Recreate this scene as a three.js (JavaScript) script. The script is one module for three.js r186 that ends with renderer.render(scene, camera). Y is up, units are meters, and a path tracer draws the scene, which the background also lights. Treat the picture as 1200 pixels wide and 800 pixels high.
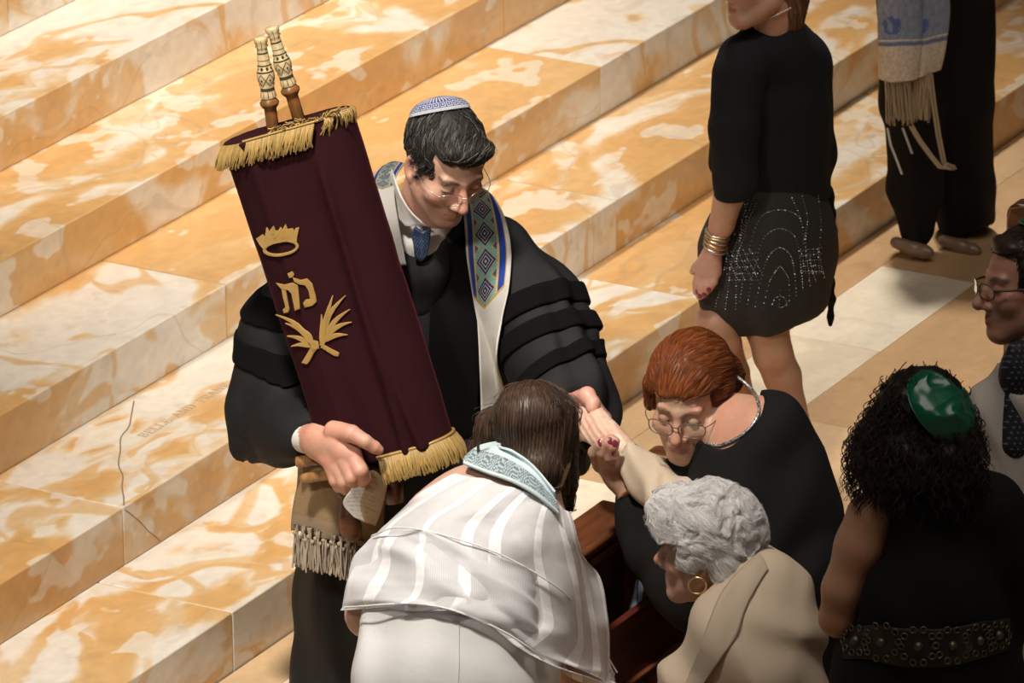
import * as THREE from 'three';
import { mergeGeometries, mergeVertices } from 'three/addons/utils/BufferGeometryUtils.js';
import { RoundedBoxGeometry } from 'three/addons/geometries/RoundedBoxGeometry.js';
import { TessellateModifier } from 'three/addons/modifiers/TessellateModifier.js';
import { FontLoader } from 'three/addons/loaders/FontLoader.js';
import { TextGeometry } from 'three/addons/geometries/TextGeometry.js';
import { RectAreaLightUniformsLib } from 'three/addons/lights/RectAreaLightUniformsLib.js';

RectAreaLightUniformsLib.init();
// ---------- camera: a long lens on a balcony, 6.5 m up and 18 m from the foot of the stairs ----------
const scene = new THREE.Scene();
scene.background = new THREE.Color(0x000000);
const FPX = 7000, PITCH = 0.3641, ROLL = -0.0059, CAMH = 6.488, CAMZ = CAMH / Math.tan(PITCH);
const camera = new THREE.PerspectiveCamera(2 * Math.atan(400 / FPX) * 180 / Math.PI, 1.5, 0.5, 80);
camera.position.set(0, CAMH, CAMZ);
camera.rotation.set(-PITCH, 0, 0);
camera.rotateZ(ROLL);
const renderer = new THREE.WebGLRenderer({ antialias: true });
renderer.toneMapping = THREE.LinearToneMapping;
renderer.toneMappingExposure = 1.7;
camera.focus = 14.7; camera.userData.fStop = 11;
renderer.shadowMap.enabled = true;
renderer.shadowMap.type = THREE.PCFSoftShadowMap;

// ---------- lights: stage spots under the ceiling of the hall, a soft ceiling panel ----------
const STAGE = new THREE.Color(1.0, 0.925, 0.82), HOUSE = new THREE.Color(1.0, 0.90, 0.80);
const spotSpecs = [ // [position, target, candela, half angle in degrees, size in 2 cm units]
  [[3.8, 10.3, 4.4], [-1.6, 0.7, -0.7], 215, 13, 25],
  [[-1.9, 10.4, 6.9], [-0.45, 1.0, 3.2], 265, 10.5, 22],
  [[0.6, 10.4, -3.6], [0.2, 0.1, -0.6], 185, 16, 25],
  [[-4.2, 8.6, 11.5], [-0.35, 1.35, 3.0], 130, 6, 25],
];
const housePanel = { at: [1.5, 10.6, 6.5], size: [6.0, 6.0], power: 1.0 };

// ---------- small helpers ----------
let seed = 20250;
const rnd = () => { seed = (seed * 1664525 + 1013904223) >>> 0; return seed / 4294967296; };
const rr = (a, b) => a + (b - a) * rnd();
const V = (x, y, z) => new THREE.Vector3(x, y, z);
const clamp = (x, a = 0, b = 1) => Math.min(b, Math.max(a, x));
const mixn = (a, b, t) => a + (b - a) * t;
const sstep = (a, b, x) => { const t = clamp((x - a) / (b - a)); return t * t * (3 - 2 * t); };
function hash3(x, y, z) { let h = (x * 374761393 + y * 668265263 + z * 2147483647) | 0; h = Math.imul(h ^ (h >>> 13), 1274126177); h ^= h >>> 16; return (h >>> 0) / 4294967296; }
function noise3(x, y, z) {
  const xi = Math.floor(x), yi = Math.floor(y), zi = Math.floor(z); let u = x - xi, v = y - yi, w = z - zi;
  u = u * u * (3 - 2 * u); v = v * v * (3 - 2 * v); w = w * w * (3 - 2 * w);
  const a = mixn(mixn(hash3(xi, yi, zi), hash3(xi + 1, yi, zi), u), mixn(hash3(xi, yi + 1, zi), hash3(xi + 1, yi + 1, zi), u), v);
  const b = mixn(mixn(hash3(xi, yi, zi + 1), hash3(xi + 1, yi, zi + 1), u), mixn(hash3(xi, yi + 1, zi + 1), hash3(xi + 1, yi + 1, zi + 1), u), v);
  return mixn(a, b, w);
}
const fbm = (x, y, z, o = 4) => { let s = 0, a = 0.5; for (let i = 0; i < o; i++) { s += a * noise3(x, y, z); x = x * 2.03 + 11.7; y = y * 2.03 + 5.3; z = z * 2.03 + 3.1; a *= 0.5; } return s / (1 - Math.pow(0.5, o)); };
// pixel of the photograph -> direction; the distance always comes from a plane, the floor or a surface
const FW = V(0, -Math.sin(PITCH), -Math.cos(PITCH)), RT0 = V(1, 0, 0), UP0 = RT0.clone().cross(FW);
const VR = RT0.clone().multiplyScalar(Math.cos(ROLL)).addScaledVector(UP0, Math.sin(ROLL));
const VU = UP0.clone().multiplyScalar(Math.cos(ROLL)).addScaledVector(RT0, -Math.sin(ROLL));
const VN = FW.clone().negate(), CAM = camera.position.clone();
const rayOf = (px, py) => FW.clone().addScaledVector(VR, (px - 600) / FPX).addScaledVector(VU, -(py - 400) / FPX);
const P = (px, py, z) => { const d = rayOf(px, py); return CAM.clone().addScaledVector(d, (z - CAMZ) / d.z); };
const onY = (px, py, y = 0) => { const d = rayOf(px, py); return CAM.clone().addScaledVector(d, (y - CAMH) / d.y); };
const pxm = (p) => FPX / p.clone().sub(CAM).dot(FW); // photo pixels per metre at a point
// frame of the stairs: x along the steps, -z up the steps
const YAW = 1.0603, RISE = 0.17, RUN = 0.4223, Z0 = -7.7723;
const EX = V(Math.cos(YAW), 0, -Math.sin(YAW)), EZ = V(Math.sin(YAW), 0, Math.cos(YAW));
const ORG = V(0, 0, CAMZ).addScaledVector(EZ, Z0);
const W = (u, y, v) => ORG.clone().addScaledVector(EX, u).addScaledVector(EZ, -v).add(V(0, y, 0));
const onV = (px, py, v) => { const d = rayOf(px, py), n = EZ, o = W(0, 0, v); return CAM.clone().addScaledVector(d, o.sub(CAM).dot(n) / d.dot(n)); };

const names = {};
const numbered = (n) => { const k = names[n] = (names[n] ?? -1) + 1; return k ? `${n}_${String(k).padStart(3, '0')}` : n; };
function tag(o, label, category, group, kind) { if (label) o.userData.label = label; if (category) o.userData.category = category; if (group) o.userData.group = group; if (kind) o.userData.kind = kind; return o; }
function thing(name, label, category, at = V(0, 0, 0), group) { const g = new THREE.Group(); g.name = numbered(name); g.position.copy(at); scene.add(g); return tag(g, label, category, group); }
function structure(name, turned = false) { const g = new THREE.Group(); g.name = name; if (turned) { g.position.copy(ORG); g.rotation.y = YAW; } g.userData.kind = 'structure'; scene.add(g); return g; }
// adds a mesh whose geometry is in world coordinates under a root at some base point
function part(root, name, geo, mat, label) {
  let b = V(0, 0, 0); for (let o = root; o && o !== scene; o = o.parent) b.add(o.position);
  const g = geo.clone(); g.translate(-b.x, -b.y, -b.z);
  const m = new THREE.Mesh(g, mat); m.name = name; m.castShadow = m.receiveShadow = true; if (label) m.userData.label = label; root.add(m); return m;
}
function localPart(root, name, geo, mat) { const m = new THREE.Mesh(geo, mat); m.name = name; m.castShadow = m.receiveShadow = true; root.add(m); return m; }

// ---------- signed distance modelling ----------
const bbJoin = (list, e = 0) => { const b = [1e9, 1e9, 1e9, -1e9, -1e9, -1e9]; for (const f of list) for (let i = 0; i < 3; i++) { b[i] = Math.min(b[i], f.bb[i] - e); b[i + 3] = Math.max(b[i + 3], f.bb[i + 3] + e); } return b; };
const withBB = (f, bb) => { f.bb = bb; return f; };
const grow = (f, e) => withBB(f, bbJoin([f], e));
function cone(a, b, ra, rb = ra) {
  const ax = a.x, ay = a.y, az = a.z, bx = b.x - ax, by = b.y - ay, bz = b.z - az, l2 = bx * bx + by * by + bz * bz || 1e-9, dr = rb - ra;
  return withBB((x, y, z) => { x -= ax; y -= ay; z -= az; let h = (x * bx + y * by + z * bz) / l2; h = h < 0 ? 0 : h > 1 ? 1 : h; x -= bx * h; y -= by * h; z -= bz * h; return Math.sqrt(x * x + y * y + z * z) - ra - dr * h; },
    bbJoin([{ bb: [ax - ra, ay - ra, az - ra, ax + ra, ay + ra, az + ra] }, { bb: [b.x - rb, b.y - rb, b.z - rb, b.x + rb, b.y + rb, b.z + rb] }]));
}
function ell(c, r, ax, ay) { // ellipsoid, optional axes for its x and y
  const R = Math.max(r.x, r.y, r.z), bb = [c.x - R, c.y - R, c.z - R, c.x + R, c.y + R, c.z + R];
  const X = ax ? ax.clone().normalize() : V(1, 0, 0), Z = ay ? X.clone().cross(ay).normalize() : V(0, 0, 1), Y = Z.clone().cross(X);
  return withBB((x, y, z) => {
    x -= c.x; y -= c.y; z -= c.z;
    const p = (x * X.x + y * X.y + z * X.z) / r.x, q = (x * Y.x + y * Y.y + z * Y.z) / r.y, s = (x * Z.x + y * Z.y + z * Z.z) / r.z;
    const k0 = Math.sqrt(p * p + q * q + s * s), k1 = Math.sqrt(p * p / (r.x * r.x) + q * q / (r.y * r.y) + s * s / (r.z * r.z));
    return k1 < 1e-9 ? -Math.min(r.x, r.y, r.z) : k0 * (k0 - 1) / k1;
  }, bb);
}
const smin = (a, b, k) => { const h = Math.max(k - Math.abs(a - b), 0) / k; return Math.min(a, b) - h * h * k * 0.25; };
const U = (k, ...fs) => { fs = fs.flat(); const n = fs.length; return withBB((x, y, z) => { let d = fs[0](x, y, z); for (let i = 1; i < n; i++) d = smin(d, fs[i](x, y, z), k); return d; }, bbJoin(fs, k * 0.3)); };
const cut = (k, a, b) => withBB((x, y, z) => -smin(-a(x, y, z), b(x, y, z), k), a.bb);
const both = (k, a, b) => withBB((x, y, z) => -smin(-a(x, y, z), -b(x, y, z), k), a.bb);
const fat = (f, e) => withBB((x, y, z) => f(x, y, z) - e, bbJoin([f], Math.max(0, e)));
const bend = (f, g, e = 0.02) => withBB((x, y, z) => f(x, y, z) - g(x, y, z), bbJoin([f], e));
const slab = (c, n, t) => { const m = n.clone().normalize(); return (x, y, z) => Math.abs((x - c.x) * m.x + (y - c.y) * m.y + (z - c.z) * m.z) - t; };
const below = (c, n) => { const m = n.clone().normalize(); return (x, y, z) => (x - c.x) * m.x + (y - c.y) * m.y + (z - c.z) * m.z; }; // negative on the side away from n
// joints given as [pixel x, pixel y, z in metres, radius in pixels]
const J = (j) => { const p = P(j[0], j[1], j[2]); return { p, r: j[3] / pxm(p) }; };
const limb = (...js) => { const a = js.map(J), o = []; for (let i = 0; i + 1 < a.length; i++) o.push(cone(a[i].p, a[i + 1].p, a[i].r, a[i + 1].r)); return o; };
const blob = (px, py, z, rx, ry, rz) => { const p = P(px, py, z), s = pxm(p); return ell(p, V(rx / s, ry / s, rz / s)); };

function mesh(f, h, opt = {}) { // surface nets
  const b = opt.bb || f.bb, m = h * 2, x0 = b[0] - m, y0 = b[1] - m, z0 = b[2] - m;
  const B = 4, ceil4 = (n) => Math.ceil(n / B) * B;
  const nx = ceil4((b[3] + m - x0) / h) + 1, ny = ceil4((b[4] + m - y0) / h) + 1, nz = ceil4((b[5] + m - z0) / h) + 1;
  const D = new Float32Array(nx * ny * nz).fill(1), id = (i, j, k) => i + nx * (j + ny * k);
  const half = B * h / 2, rad = half * 1.7321 * (opt.slack || 1.35) + h;
  for (let k = 0; k < nz - 1; k += B) for (let j = 0; j < ny - 1; j += B) for (let i = 0; i < nx - 1; i += B) {
    const d = f(x0 + i * h + half, y0 + j * h + half, z0 + k * h + half);
    if (Math.abs(d) > rad) { if (d < 0) for (let c = k; c <= k + B; c++) for (let q = j; q <= j + B; q++) for (let a = i; a <= i + B; a++) { const t = id(a, q, c); if (D[t] === 1) D[t] = -1; } continue; }
    for (let c = k; c <= k + B; c++) for (let q = j; q <= j + B; q++) for (let a = i; a <= i + B; a++) D[id(a, q, c)] = f(x0 + a * h, y0 + q * h, z0 + c * h);
  }
  const pos = [], vid = new Int32Array(nx * ny * nz).fill(-1), idx = [];
  const E = [[0, 1], [2, 3], [4, 5], [6, 7], [0, 2], [1, 3], [4, 6], [5, 7], [0, 4], [1, 5], [2, 6], [3, 7]], v = new Float64Array(8);
  for (let k = 0; k < nz - 1; k++) for (let j = 0; j < ny - 1; j++) for (let i = 0; i < nx - 1; i++) {
    let mask = 0; for (let c = 0; c < 8; c++) { v[c] = D[id(i + (c & 1), j + ((c >> 1) & 1), k + (c >> 2))]; if (v[c] < 0) mask |= 1 << c; }
    if (mask === 0 || mask === 255) continue;
    let sx = 0, sy = 0, sz = 0, n = 0;
    for (const [a, c] of E) { if ((v[a] < 0) === (v[c] < 0)) continue; const t = v[a] / (v[a] - v[c]); sx += mixn(a & 1, c & 1, t); sy += mixn((a >> 1) & 1, (c >> 1) & 1, t); sz += mixn(a >> 2, c >> 2, t); n++; }
    vid[id(i, j, k)] = pos.length / 3; pos.push(x0 + (i + sx / n) * h, y0 + (j + sy / n) * h, z0 + (k + sz / n) * h);
  }
  const quad = (a, b2, c, d, flip) => { if (a < 0 || b2 < 0 || c < 0 || d < 0) return; flip ? idx.push(a, c, b2, a, d, c) : idx.push(a, b2, c, a, c, d); };
  for (let k = 1; k < nz - 1; k++) for (let j = 1; j < ny - 1; j++) for (let i = 1; i < nx - 1; i++) {
    const s = D[id(i, j, k)] < 0;
    if (s !== D[id(i + 1, j, k)] < 0) quad(vid[id(i, j - 1, k - 1)], vid[id(i, j, k - 1)], vid[id(i, j, k)], vid[id(i, j - 1, k)], !s);
    if (s !== D[id(i, j + 1, k)] < 0) quad(vid[id(i - 1, j, k - 1)], vid[id(i - 1, j, k)], vid[id(i, j, k)], vid[id(i, j, k - 1)], !s);
    if (s !== D[id(i, j, k + 1)] < 0) quad(vid[id(i - 1, j - 1, k)], vid[id(i, j - 1, k)], vid[id(i, j, k)], vid[id(i - 1, j, k)], !s);
  }
  const g = new THREE.BufferGeometry();
  g.setAttribute('position', new THREE.Float32BufferAttribute(pos, 3)); g.setIndex(idx); g.computeVertexNormals();
  const nv = pos.length / 3, uv = new Float32Array(nv * 2), nr = g.attributes.normal;
  for (let i = 0; i < nv; i++) { if (opt.uv) { const q = opt.uv(pos[3 * i], pos[3 * i + 1], pos[3 * i + 2]); uv[2 * i] = q[0]; uv[2 * i + 1] = q[1]; } else { uv[2 * i] = pos[3 * i] - pos[3 * i + 2] * 0.7; uv[2 * i + 1] = pos[3 * i + 1] - pos[3 * i + 2] * 0.4; } }
  g.setAttribute('uv', new THREE.BufferAttribute(uv, 2));
  if (opt.color) { const col = new Float32Array(nv * 3); for (let i = 0; i < nv; i++) { const c = opt.color(pos[3 * i], pos[3 * i + 1], pos[3 * i + 2], nr.getX(i), nr.getY(i), nr.getZ(i)); col.set(c, 3 * i); } g.setAttribute('color', new THREE.BufferAttribute(col, 3)); }
  return g;
}
function gradOf(f, p, e = 0.002) { return V(f(p.x + e, p.y, p.z) - f(p.x - e, p.y, p.z), f(p.x, p.y + e, p.z) - f(p.x, p.y - e, p.z), f(p.x, p.y, p.z + e) - f(p.x, p.y, p.z - e)).normalize(); }
function hit(f, px, py, lift = 0, zNear = 5.6) { // where the line of sight of a pixel meets a surface
  const d = rayOf(px, py).normalize(); const p = CAM.clone().addScaledVector(d, (zNear - CAMZ) / d.z); let best = 1e9, bp = p.clone();
  for (let i = 0; i < 160; i++) { const q = f(p.x, p.y, p.z); if (Math.abs(q) < best) { best = Math.abs(q); bp.copy(p); } if (q < 4e-4) break; p.addScaledVector(d, Math.max(q * 0.8, 3e-4)); if (p.z < -3) break; }
  const n = gradOf(f, bp); return { p: bp.addScaledVector(n, lift), n };
}
// thick cloth between rows of points: rows[i][j] = Vector3; smooth in both directions
function sheet(rows, nu, nv, thick, wob) {
  const cr = (a, b, c, d, t) => a.clone().multiplyScalar(-0.5 * t * t * t + t * t - 0.5 * t).addScaledVector(b, 1.5 * t * t * t - 2.5 * t * t + 1).addScaledVector(c, -1.5 * t * t * t + 2 * t * t + 0.5 * t).addScaledVector(d, 0.5 * t * t * t - 0.5 * t * t);
  const along = (pts, t) => { const n = pts.length - 1, x = clamp(t) * n, i = Math.min(n - 1, Math.floor(x)); return cr(pts[Math.max(0, i - 1)], pts[i], pts[i + 1], pts[Math.min(n, i + 2)], x - i); };
  const grid = []; for (let a = 0; a <= nv; a++) { const row = []; for (let b = 0; b <= nu; b++) row.push(along(rows.map((r) => along(r, b / nu)), a / nv)); grid.push(row); }
  const N = (a, b) => { const p = grid[Math.max(0, a - 1)][b], q = grid[Math.min(nv, a + 1)][b], r = grid[a][Math.max(0, b - 1)], s = grid[a][Math.min(nu, b + 1)]; return s.clone().sub(r).cross(p.clone().sub(q)).normalize(); };
  const nor = grid.map((r, a) => r.map((_, b) => N(a, b)));
  if (wob) grid.forEach((r, a) => r.forEach((p, b) => p.addScaledVector(nor[a][b], wob(b / nu, a / nv))));
  const pos = [], uv = [], idx = [], w = nu + 1;
  for (const s of [0.5, -0.5]) for (let a = 0; a <= nv; a++) for (let b = 0; b <= nu; b++) { const p = grid[a][b].clone().addScaledVector(nor[a][b], s * thick); pos.push(p.x, p.y, p.z); uv.push(b / nu, 1 - a / nv); }
  const o = w * (nv + 1);
  for (let a = 0; a < nv; a++) for (let b = 0; b < nu; b++) { const i = a * w + b; idx.push(i, i + w, i + 1, i + 1, i + w, i + w + 1, o + i, o + i + 1, o + i + w, o + i + 1, o + i + w + 1, o + i + w); }
  const rim = (i, j) => idx.push(i, j, o + i, j, o + j, o + i);
  for (let b = 0; b < nu; b++) { rim(b, b + 1); rim(nv * w + b + 1, nv * w + b); }
  for (let a = 0; a < nv; a++) { rim((a + 1) * w, a * w); rim(a * w + nu, (a + 1) * w + nu); }
  const g = new THREE.BufferGeometry(); g.setAttribute('position', new THREE.Float32BufferAttribute(pos, 3)); g.setAttribute('uv', new THREE.Float32BufferAttribute(uv, 2)); g.setIndex(idx); g.computeVertexNormals(); return g;
}
const laid = (f, rows, lift) => rows.map((r) => r.map(([x, y]) => hit(f, x, y, lift).p)); // rows of pixels laid on a surface
// many thin tapered threads in one geometry: items {pts:[Vector3], r0, r1, c}
function threads(items, sides = 4) {
  const pos = [], nor = [], col = [], idx = [], uv = [];
  for (const it of items) {
    const n = it.pts.length, base = pos.length / 3, c = it.c || [1, 1, 1]; let side = V(0.31, 0.12, 0.94);
    for (let i = 0; i < n; i++) {
      const t = it.pts[Math.min(n - 1, i + 1)].clone().sub(it.pts[Math.max(0, i - 1)]).normalize();
      side.addScaledVector(t, -side.dot(t)); if (side.lengthSq() < 1e-6) side = V(t.y, -t.x, 0.1).addScaledVector(t, -0.1 * t.z); side.normalize();
      const up = t.clone().cross(side), r = mixn(it.r0, it.r1 ?? it.r0, i / (n - 1));
      for (let k = 0; k < sides; k++) { const a = 2 * Math.PI * k / sides, q = side.clone().multiplyScalar(Math.cos(a)).addScaledVector(up, Math.sin(a)); pos.push(it.pts[i].x + q.x * r, it.pts[i].y + q.y * r, it.pts[i].z + q.z * r); nor.push(q.x, q.y, q.z); col.push(...c); uv.push(k / sides, i / (n - 1)); }
      if (i) for (let k = 0; k < sides; k++) { const a = base + (i - 1) * sides + k, b = base + (i - 1) * sides + (k + 1) % sides; idx.push(a, b, a + sides, b, b + sides, a + sides); }
    }
    for (const e of [0, n - 1]) for (let k = 1; k + 1 < sides; k++) { const a = base + e * sides; e ? idx.push(a, a + k, a + k + 1) : idx.push(a, a + k + 1, a + k); }
  }
  const g = new THREE.BufferGeometry(); g.setAttribute('position', new THREE.Float32BufferAttribute(pos, 3)); g.setAttribute('normal', new THREE.Float32BufferAttribute(nor, 3)); g.setAttribute('color', new THREE.Float32BufferAttribute(col, 3)); g.setAttribute('uv', new THREE.Float32BufferAttribute(uv, 2)); g.setIndex(idx); return g;
}
const tube = (pts, r, sides = 6, closed = false, per = 6) => new THREE.TubeGeometry(new THREE.CatmullRomCurve3(pts, closed), Math.max(4, pts.length * per), r, sides, closed);
const ball = (p, r, w = 10, h = 8) => { const g = new THREE.SphereGeometry(r, w, h); g.translate(p.x, p.y, p.z); return g; };
const merged = (list) => mergeGeometries(list.map((g) => { const q = g.index ? g.toNonIndexed() : g.clone(); for (const k of Object.keys(q.attributes)) if (!['position', 'normal', 'uv'].includes(k)) q.deleteAttribute(k); return q; }));
const joinColored = (list) => mergeGeometries(list);

// ---------- textures and materials ----------
function texture(w, h, fn, opt = {}) {
  const d = new Uint8Array(w * h * 4);
  for (let j = 0; j < h; j++) for (let i = 0; i < w; i++) { const c = fn(i / w, j / h, i, j), o = 4 * (i + w * j); d[o] = clamp(c[0]) * 255; d[o + 1] = clamp(c[1]) * 255; d[o + 2] = clamp(c[2]) * 255; d[o + 3] = c.length > 3 ? clamp(c[3]) * 255 : 255; }
  const t = new THREE.DataTexture(d, w, h); t.magFilter = THREE.LinearFilter; t.minFilter = THREE.LinearMipmapLinearFilter; t.generateMipmaps = true; t.wrapS = t.wrapT = opt.clamp ? THREE.ClampToEdgeWrapping : (opt.mirror ? THREE.MirroredRepeatWrapping : THREE.RepeatWrapping);
  if (!opt.data) t.colorSpace = THREE.SRGBColorSpace; t.needsUpdate = true; return t;
}
const scaled = (t, sx, sy) => { const c = t.clone(); c.repeat.set(sx, sy); c.needsUpdate = true; return c; };
const std = (c, rough = 0.8, o = {}) => new THREE.MeshStandardMaterial({ color: Array.isArray(c) ? new THREE.Color().setRGB(...c) : c, roughness: rough, ...o });
const phys = (c, rough = 0.8, o = {}) => new THREE.MeshPhysicalMaterial({ color: Array.isArray(c) ? new THREE.Color().setRGB(...c) : c, roughness: rough, ...o });
const weave = texture(256, 256, (u, v, i, j) => { const a = 0.5 + 0.28 * Math.sin(i * Math.PI / 4) * (((j >> 2) & 1) ? 1 : -1) + 0.3 * (hash3(i >> 1, j >> 1, 3) - 0.5) + 0.35 * (noise3(u * 7, v * 7, 1) - 0.5); return [a, a, a]; }, { data: true });
const weaveFine = scaled(weave, 12, 12), weaveMid = scaled(weave, 6, 6);
const creases = texture(512, 512, (u, v) => { const w = fbm(u * 5, v * 5, 2, 3); let a = 0; for (let k = 0; k < 3; k++) { const q = fbm(u * 6 + w * 1.5 + k * 9, v * 3.5 - w + k * 4, 7, 3); a = Math.max(a, 1 - Math.abs(q - 0.5) * 9); } return [a * 0.6 + w * 0.4, 0, 0].map((x, i, z) => z[0]); }, { data: true, mirror: true });
// ---------- marble of the stairs ----------
function cellEdge(x, y, k) { const xi = Math.floor(x), yi = Math.floor(y); let a = 9, b = 9; for (let j = -1; j < 2; j++) for (let i = -1; i < 2; i++) { const cx = xi + i + hash3(xi + i, yi + j, k), cy = yi + j + hash3(xi + i, yi + j, k + 9), d = Math.hypot(cx - x, cy - y); if (d < a) { b = a; a = d; } else if (d < b) b = d; } return b - a; }
function marble(k, amount, vein, warm) {
  return texture(1280, 320, (u, v) => {
    const x = u * 4, y = v; // metres
    const wx = fbm(x * 1.6 + k * 13, y * 1.6, k, 3) - 0.5, wy = fbm(x * 1.6 + 40 + k * 7, y * 1.6, k + 5, 3) - 0.5;
    const X = x + wx * 0.55, Y = y + wy * 0.55;
    const big = fbm(X * 1.5 + k * 5, Y * 3.4, k * 3, 4), mid = fbm(X * 4.5, Y * 10, k + 9, 4), fine = fbm(x * 30, y * 42, 4, 3);
    let o = sstep(0.475 - amount * 0.29, 0.61 - amount * 0.25, big + (mid - 0.5) * 0.5);
    const r1 = Math.abs(fbm(X * 1.7 + 20, Y * 2.6 + X * 0.9, k + 2, 3) - 0.5), r2 = Math.abs(fbm(X * 2.3 - 7, Y * 2.2 - X * 1.3, k + 31, 3) - 0.5);
    o = Math.max(o, vein * (1 - sstep(0.012, 0.034, r1)), vein * 0.85 * (1 - sstep(0.008, 0.026, r2)));
    if (vein > 0.9) { const e = cellEdge(X * 2.3 + 0.4 * (mid - 0.5), Y * 3.0 + X * 0.9, k), w = 0.05 + 0.16 * fbm(X * 3, Y * 5, k + 60, 2); o = Math.max(o, (0.55 + 0.5 * mid) * (1 - sstep(w * 0.35, w, e))); }
    o *= 0.78 + 0.5 * (mid - 0.3);
    const spots = sstep(0.60, 0.66, fbm(x * 7 + k, y * 11 + 3, k + 77, 3)); o = clamp(o * (1 - 0.75 * spots) + 0.06);
    const crack = 1 - sstep(0.0015, 0.005, Math.abs(fbm(X * 0.9 + k, Y * 1.4 + 70, k + 50, 4) - 0.5));
    const g = 0.94 + 0.1 * fine, br = 0.5 + (mid - 0.5) * 0.5;
    const wht = [0.895, 0.875, 0.845], och = [0.865 - 0.06 * br, 0.705 - 0.10 * br, 0.475 - 0.10 * br];
    const c = wht.map((w, i) => mixn(w * (1 - warm * [0, 0.05, 0.13][i]), och[i], clamp(o)) * g);
    const dk = clamp(crack * 0.16 + 0.5 * sstep(0.72, 0.76, fbm(x * 14, y * 14, 90 + k, 3)) * 0.22);
    return c.map((q, i) => mixn(q, [0.55, 0.46, 0.38][i], dk));
  }, { mirror: true });
}
const marbleBump = texture(512, 512, (u, v) => { const a = fbm(u * 40, v * 40, 1, 4); return [a, a, a]; }, { data: true });
const marbles = [marble(1, -0.12, 1, 0.1), marble(2, 0.42, 0.6, 0.3), marble(3, 0.20, 0.8, 0.2), marble(4, 0.62, 0.4, 0.4)].map((t) => phys(0xffffff, 0.32, { map: t, clearcoat: 0.15, clearcoatRoughness: 0.3, bumpMap: marbleBump, bumpScale: 0.0006 }));
// a step block: marble runs over its nose; local x along the steps, top at y1
const blockGeo = (u0, u1, y0, y1, za, zb, du, dv) => {
  const w = u1 - u0 - 0.0024, h = y1 - y0, d = zb - za, g = new RoundedBoxGeometry(w, h, d, 2, 0.005); g.translate((u0 + u1) / 2, (y0 + y1) / 2, (za + zb) / 2);
  const p = g.attributes.position, n = g.attributes.normal, uv = g.attributes.uv;
  for (let i = 0; i < p.count; i++) { const x = p.getX(i), y = p.getY(i), z = p.getZ(i); const down = Math.abs(n.getY(i)) > 0.7 ? zb - z : zb - z + (y1 - y) * -1; uv.setXY(i, (x + du) / 4, (Math.abs(n.getY(i)) > 0.7 ? 0.25 + (zb - z) : 0.25 - (y1 - y)) + dv); void down; }
  return g;
};
const stairs = structure('stairs', true);
stairs.userData.label = 'broad white and ochre veined marble stairs';
const stepJoints = [ // joints along each step and the marble of each block
  [[8.2, 12.35, 0, 1.1, 0], [12.35, 15.05, 0, 4.0, 0.13], [15.05, 17.9, 1, 2.2, 0.3], [17.9, 21, 3, 0, 0]],
  [[8.2, 12.48, 2, 0.2, 0.2], [12.48, 15.3, 2, 3.1, 0.42], [15.3, 18.2, 1, 6.2, 0.1], [18.2, 21, 3, 1, 0]],
  [[8.2, 11.2, 1, 0, 0.3], [11.2, 13.7, 2, 5.3, 0.05], [13.7, 15.98, 3, 1.4, 0.2], [15.98, 18.8, 2, 0.7, 0.33], [18.8, 21, 1, 3, 0]],
  [[8.2, 12.9, 3, 2.7, 0.1], [12.9, 16.1, 1, 4.4, 0.23], [16.1, 19.2, 3, 5.2, 0.4], [19.2, 21, 2, 0, 0]],
  [[8.2, 13.6, 1, 6.1, 0.05], [13.6, 16.8, 2, 1.9, 0.37], [16.8, 21, 3, 3.3, 0.2]],
  [[8.2, 14.5, 3, 0.4, 0.28], [14.5, 21, 1, 2.3, 0.15]],
  [[8.2, 15.2, 2, 4.9, 0.02], [15.2, 21, 3, 1.2, 0.31]],
];
stepJoints.forEach((row, k) => row.forEach(([a, b, m, du, dv], i) => localPart(stairs, i || k ? `step_block_${String(k * 10 + i).padStart(3, '0')}` : 'step_block', blockGeo(a, b, k ? k * RISE : -0.05, (k + 1) * RISE, -(k + 1) * RUN - 0.02, -k * RUN, du, dv), marbles[m])));
{ // a worn inscription and a mended crack in the second step
  const font = await new FontLoader().loadAsync('fonts/droid/droid_serif_regular.typeface.json'), a = onY(170, 513, 2 * RISE), b = onY(272, 450, 2 * RISE);
  const g = new TextGeometry('BELLE  AND  FRANK', { font, size: 0.03, depth: 0.0006, curveSegments: 3 }); g.computeBoundingBox(); const k = a.distanceTo(b) / g.boundingBox.max.x; g.scale(k, 1, 1); g.rotateX(-Math.PI / 2); g.rotateY(YAW); const o = a.clone().add(V(0, 0.0003, 0)); g.translate(o.x, o.y, o.z);
  const inv = stairs.matrixWorld; stairs.updateMatrixWorld(); g.applyMatrix4(inv.clone().invert()); localPart(stairs, 'inscription', g, std([0.50, 0.38, 0.27], 0.7));
  const pts = [[157, 470], [154, 486], [151, 500], [142, 512], [141, 528], [139, 545], [144, 558], [143, 570], [145, 584], [145, 592]].map(([x, y]) => onY(x, y, 2 * RISE + 0.0004)), rp = [[147, 597], [152, 601], [165, 612], [174, 622], [183, 629], [188, 634]].map(([x, y]) => onV(x, y, RUN - 0.0004));
  const line = merged([tube(pts, 0.0022, 5, false, 4), tube(rp, 0.0013, 5, false, 4)]); line.applyMatrix4(inv.clone().invert()); localPart(stairs, 'crack', line, std([0.30, 0.20, 0.13], 0.9));
}
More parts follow.
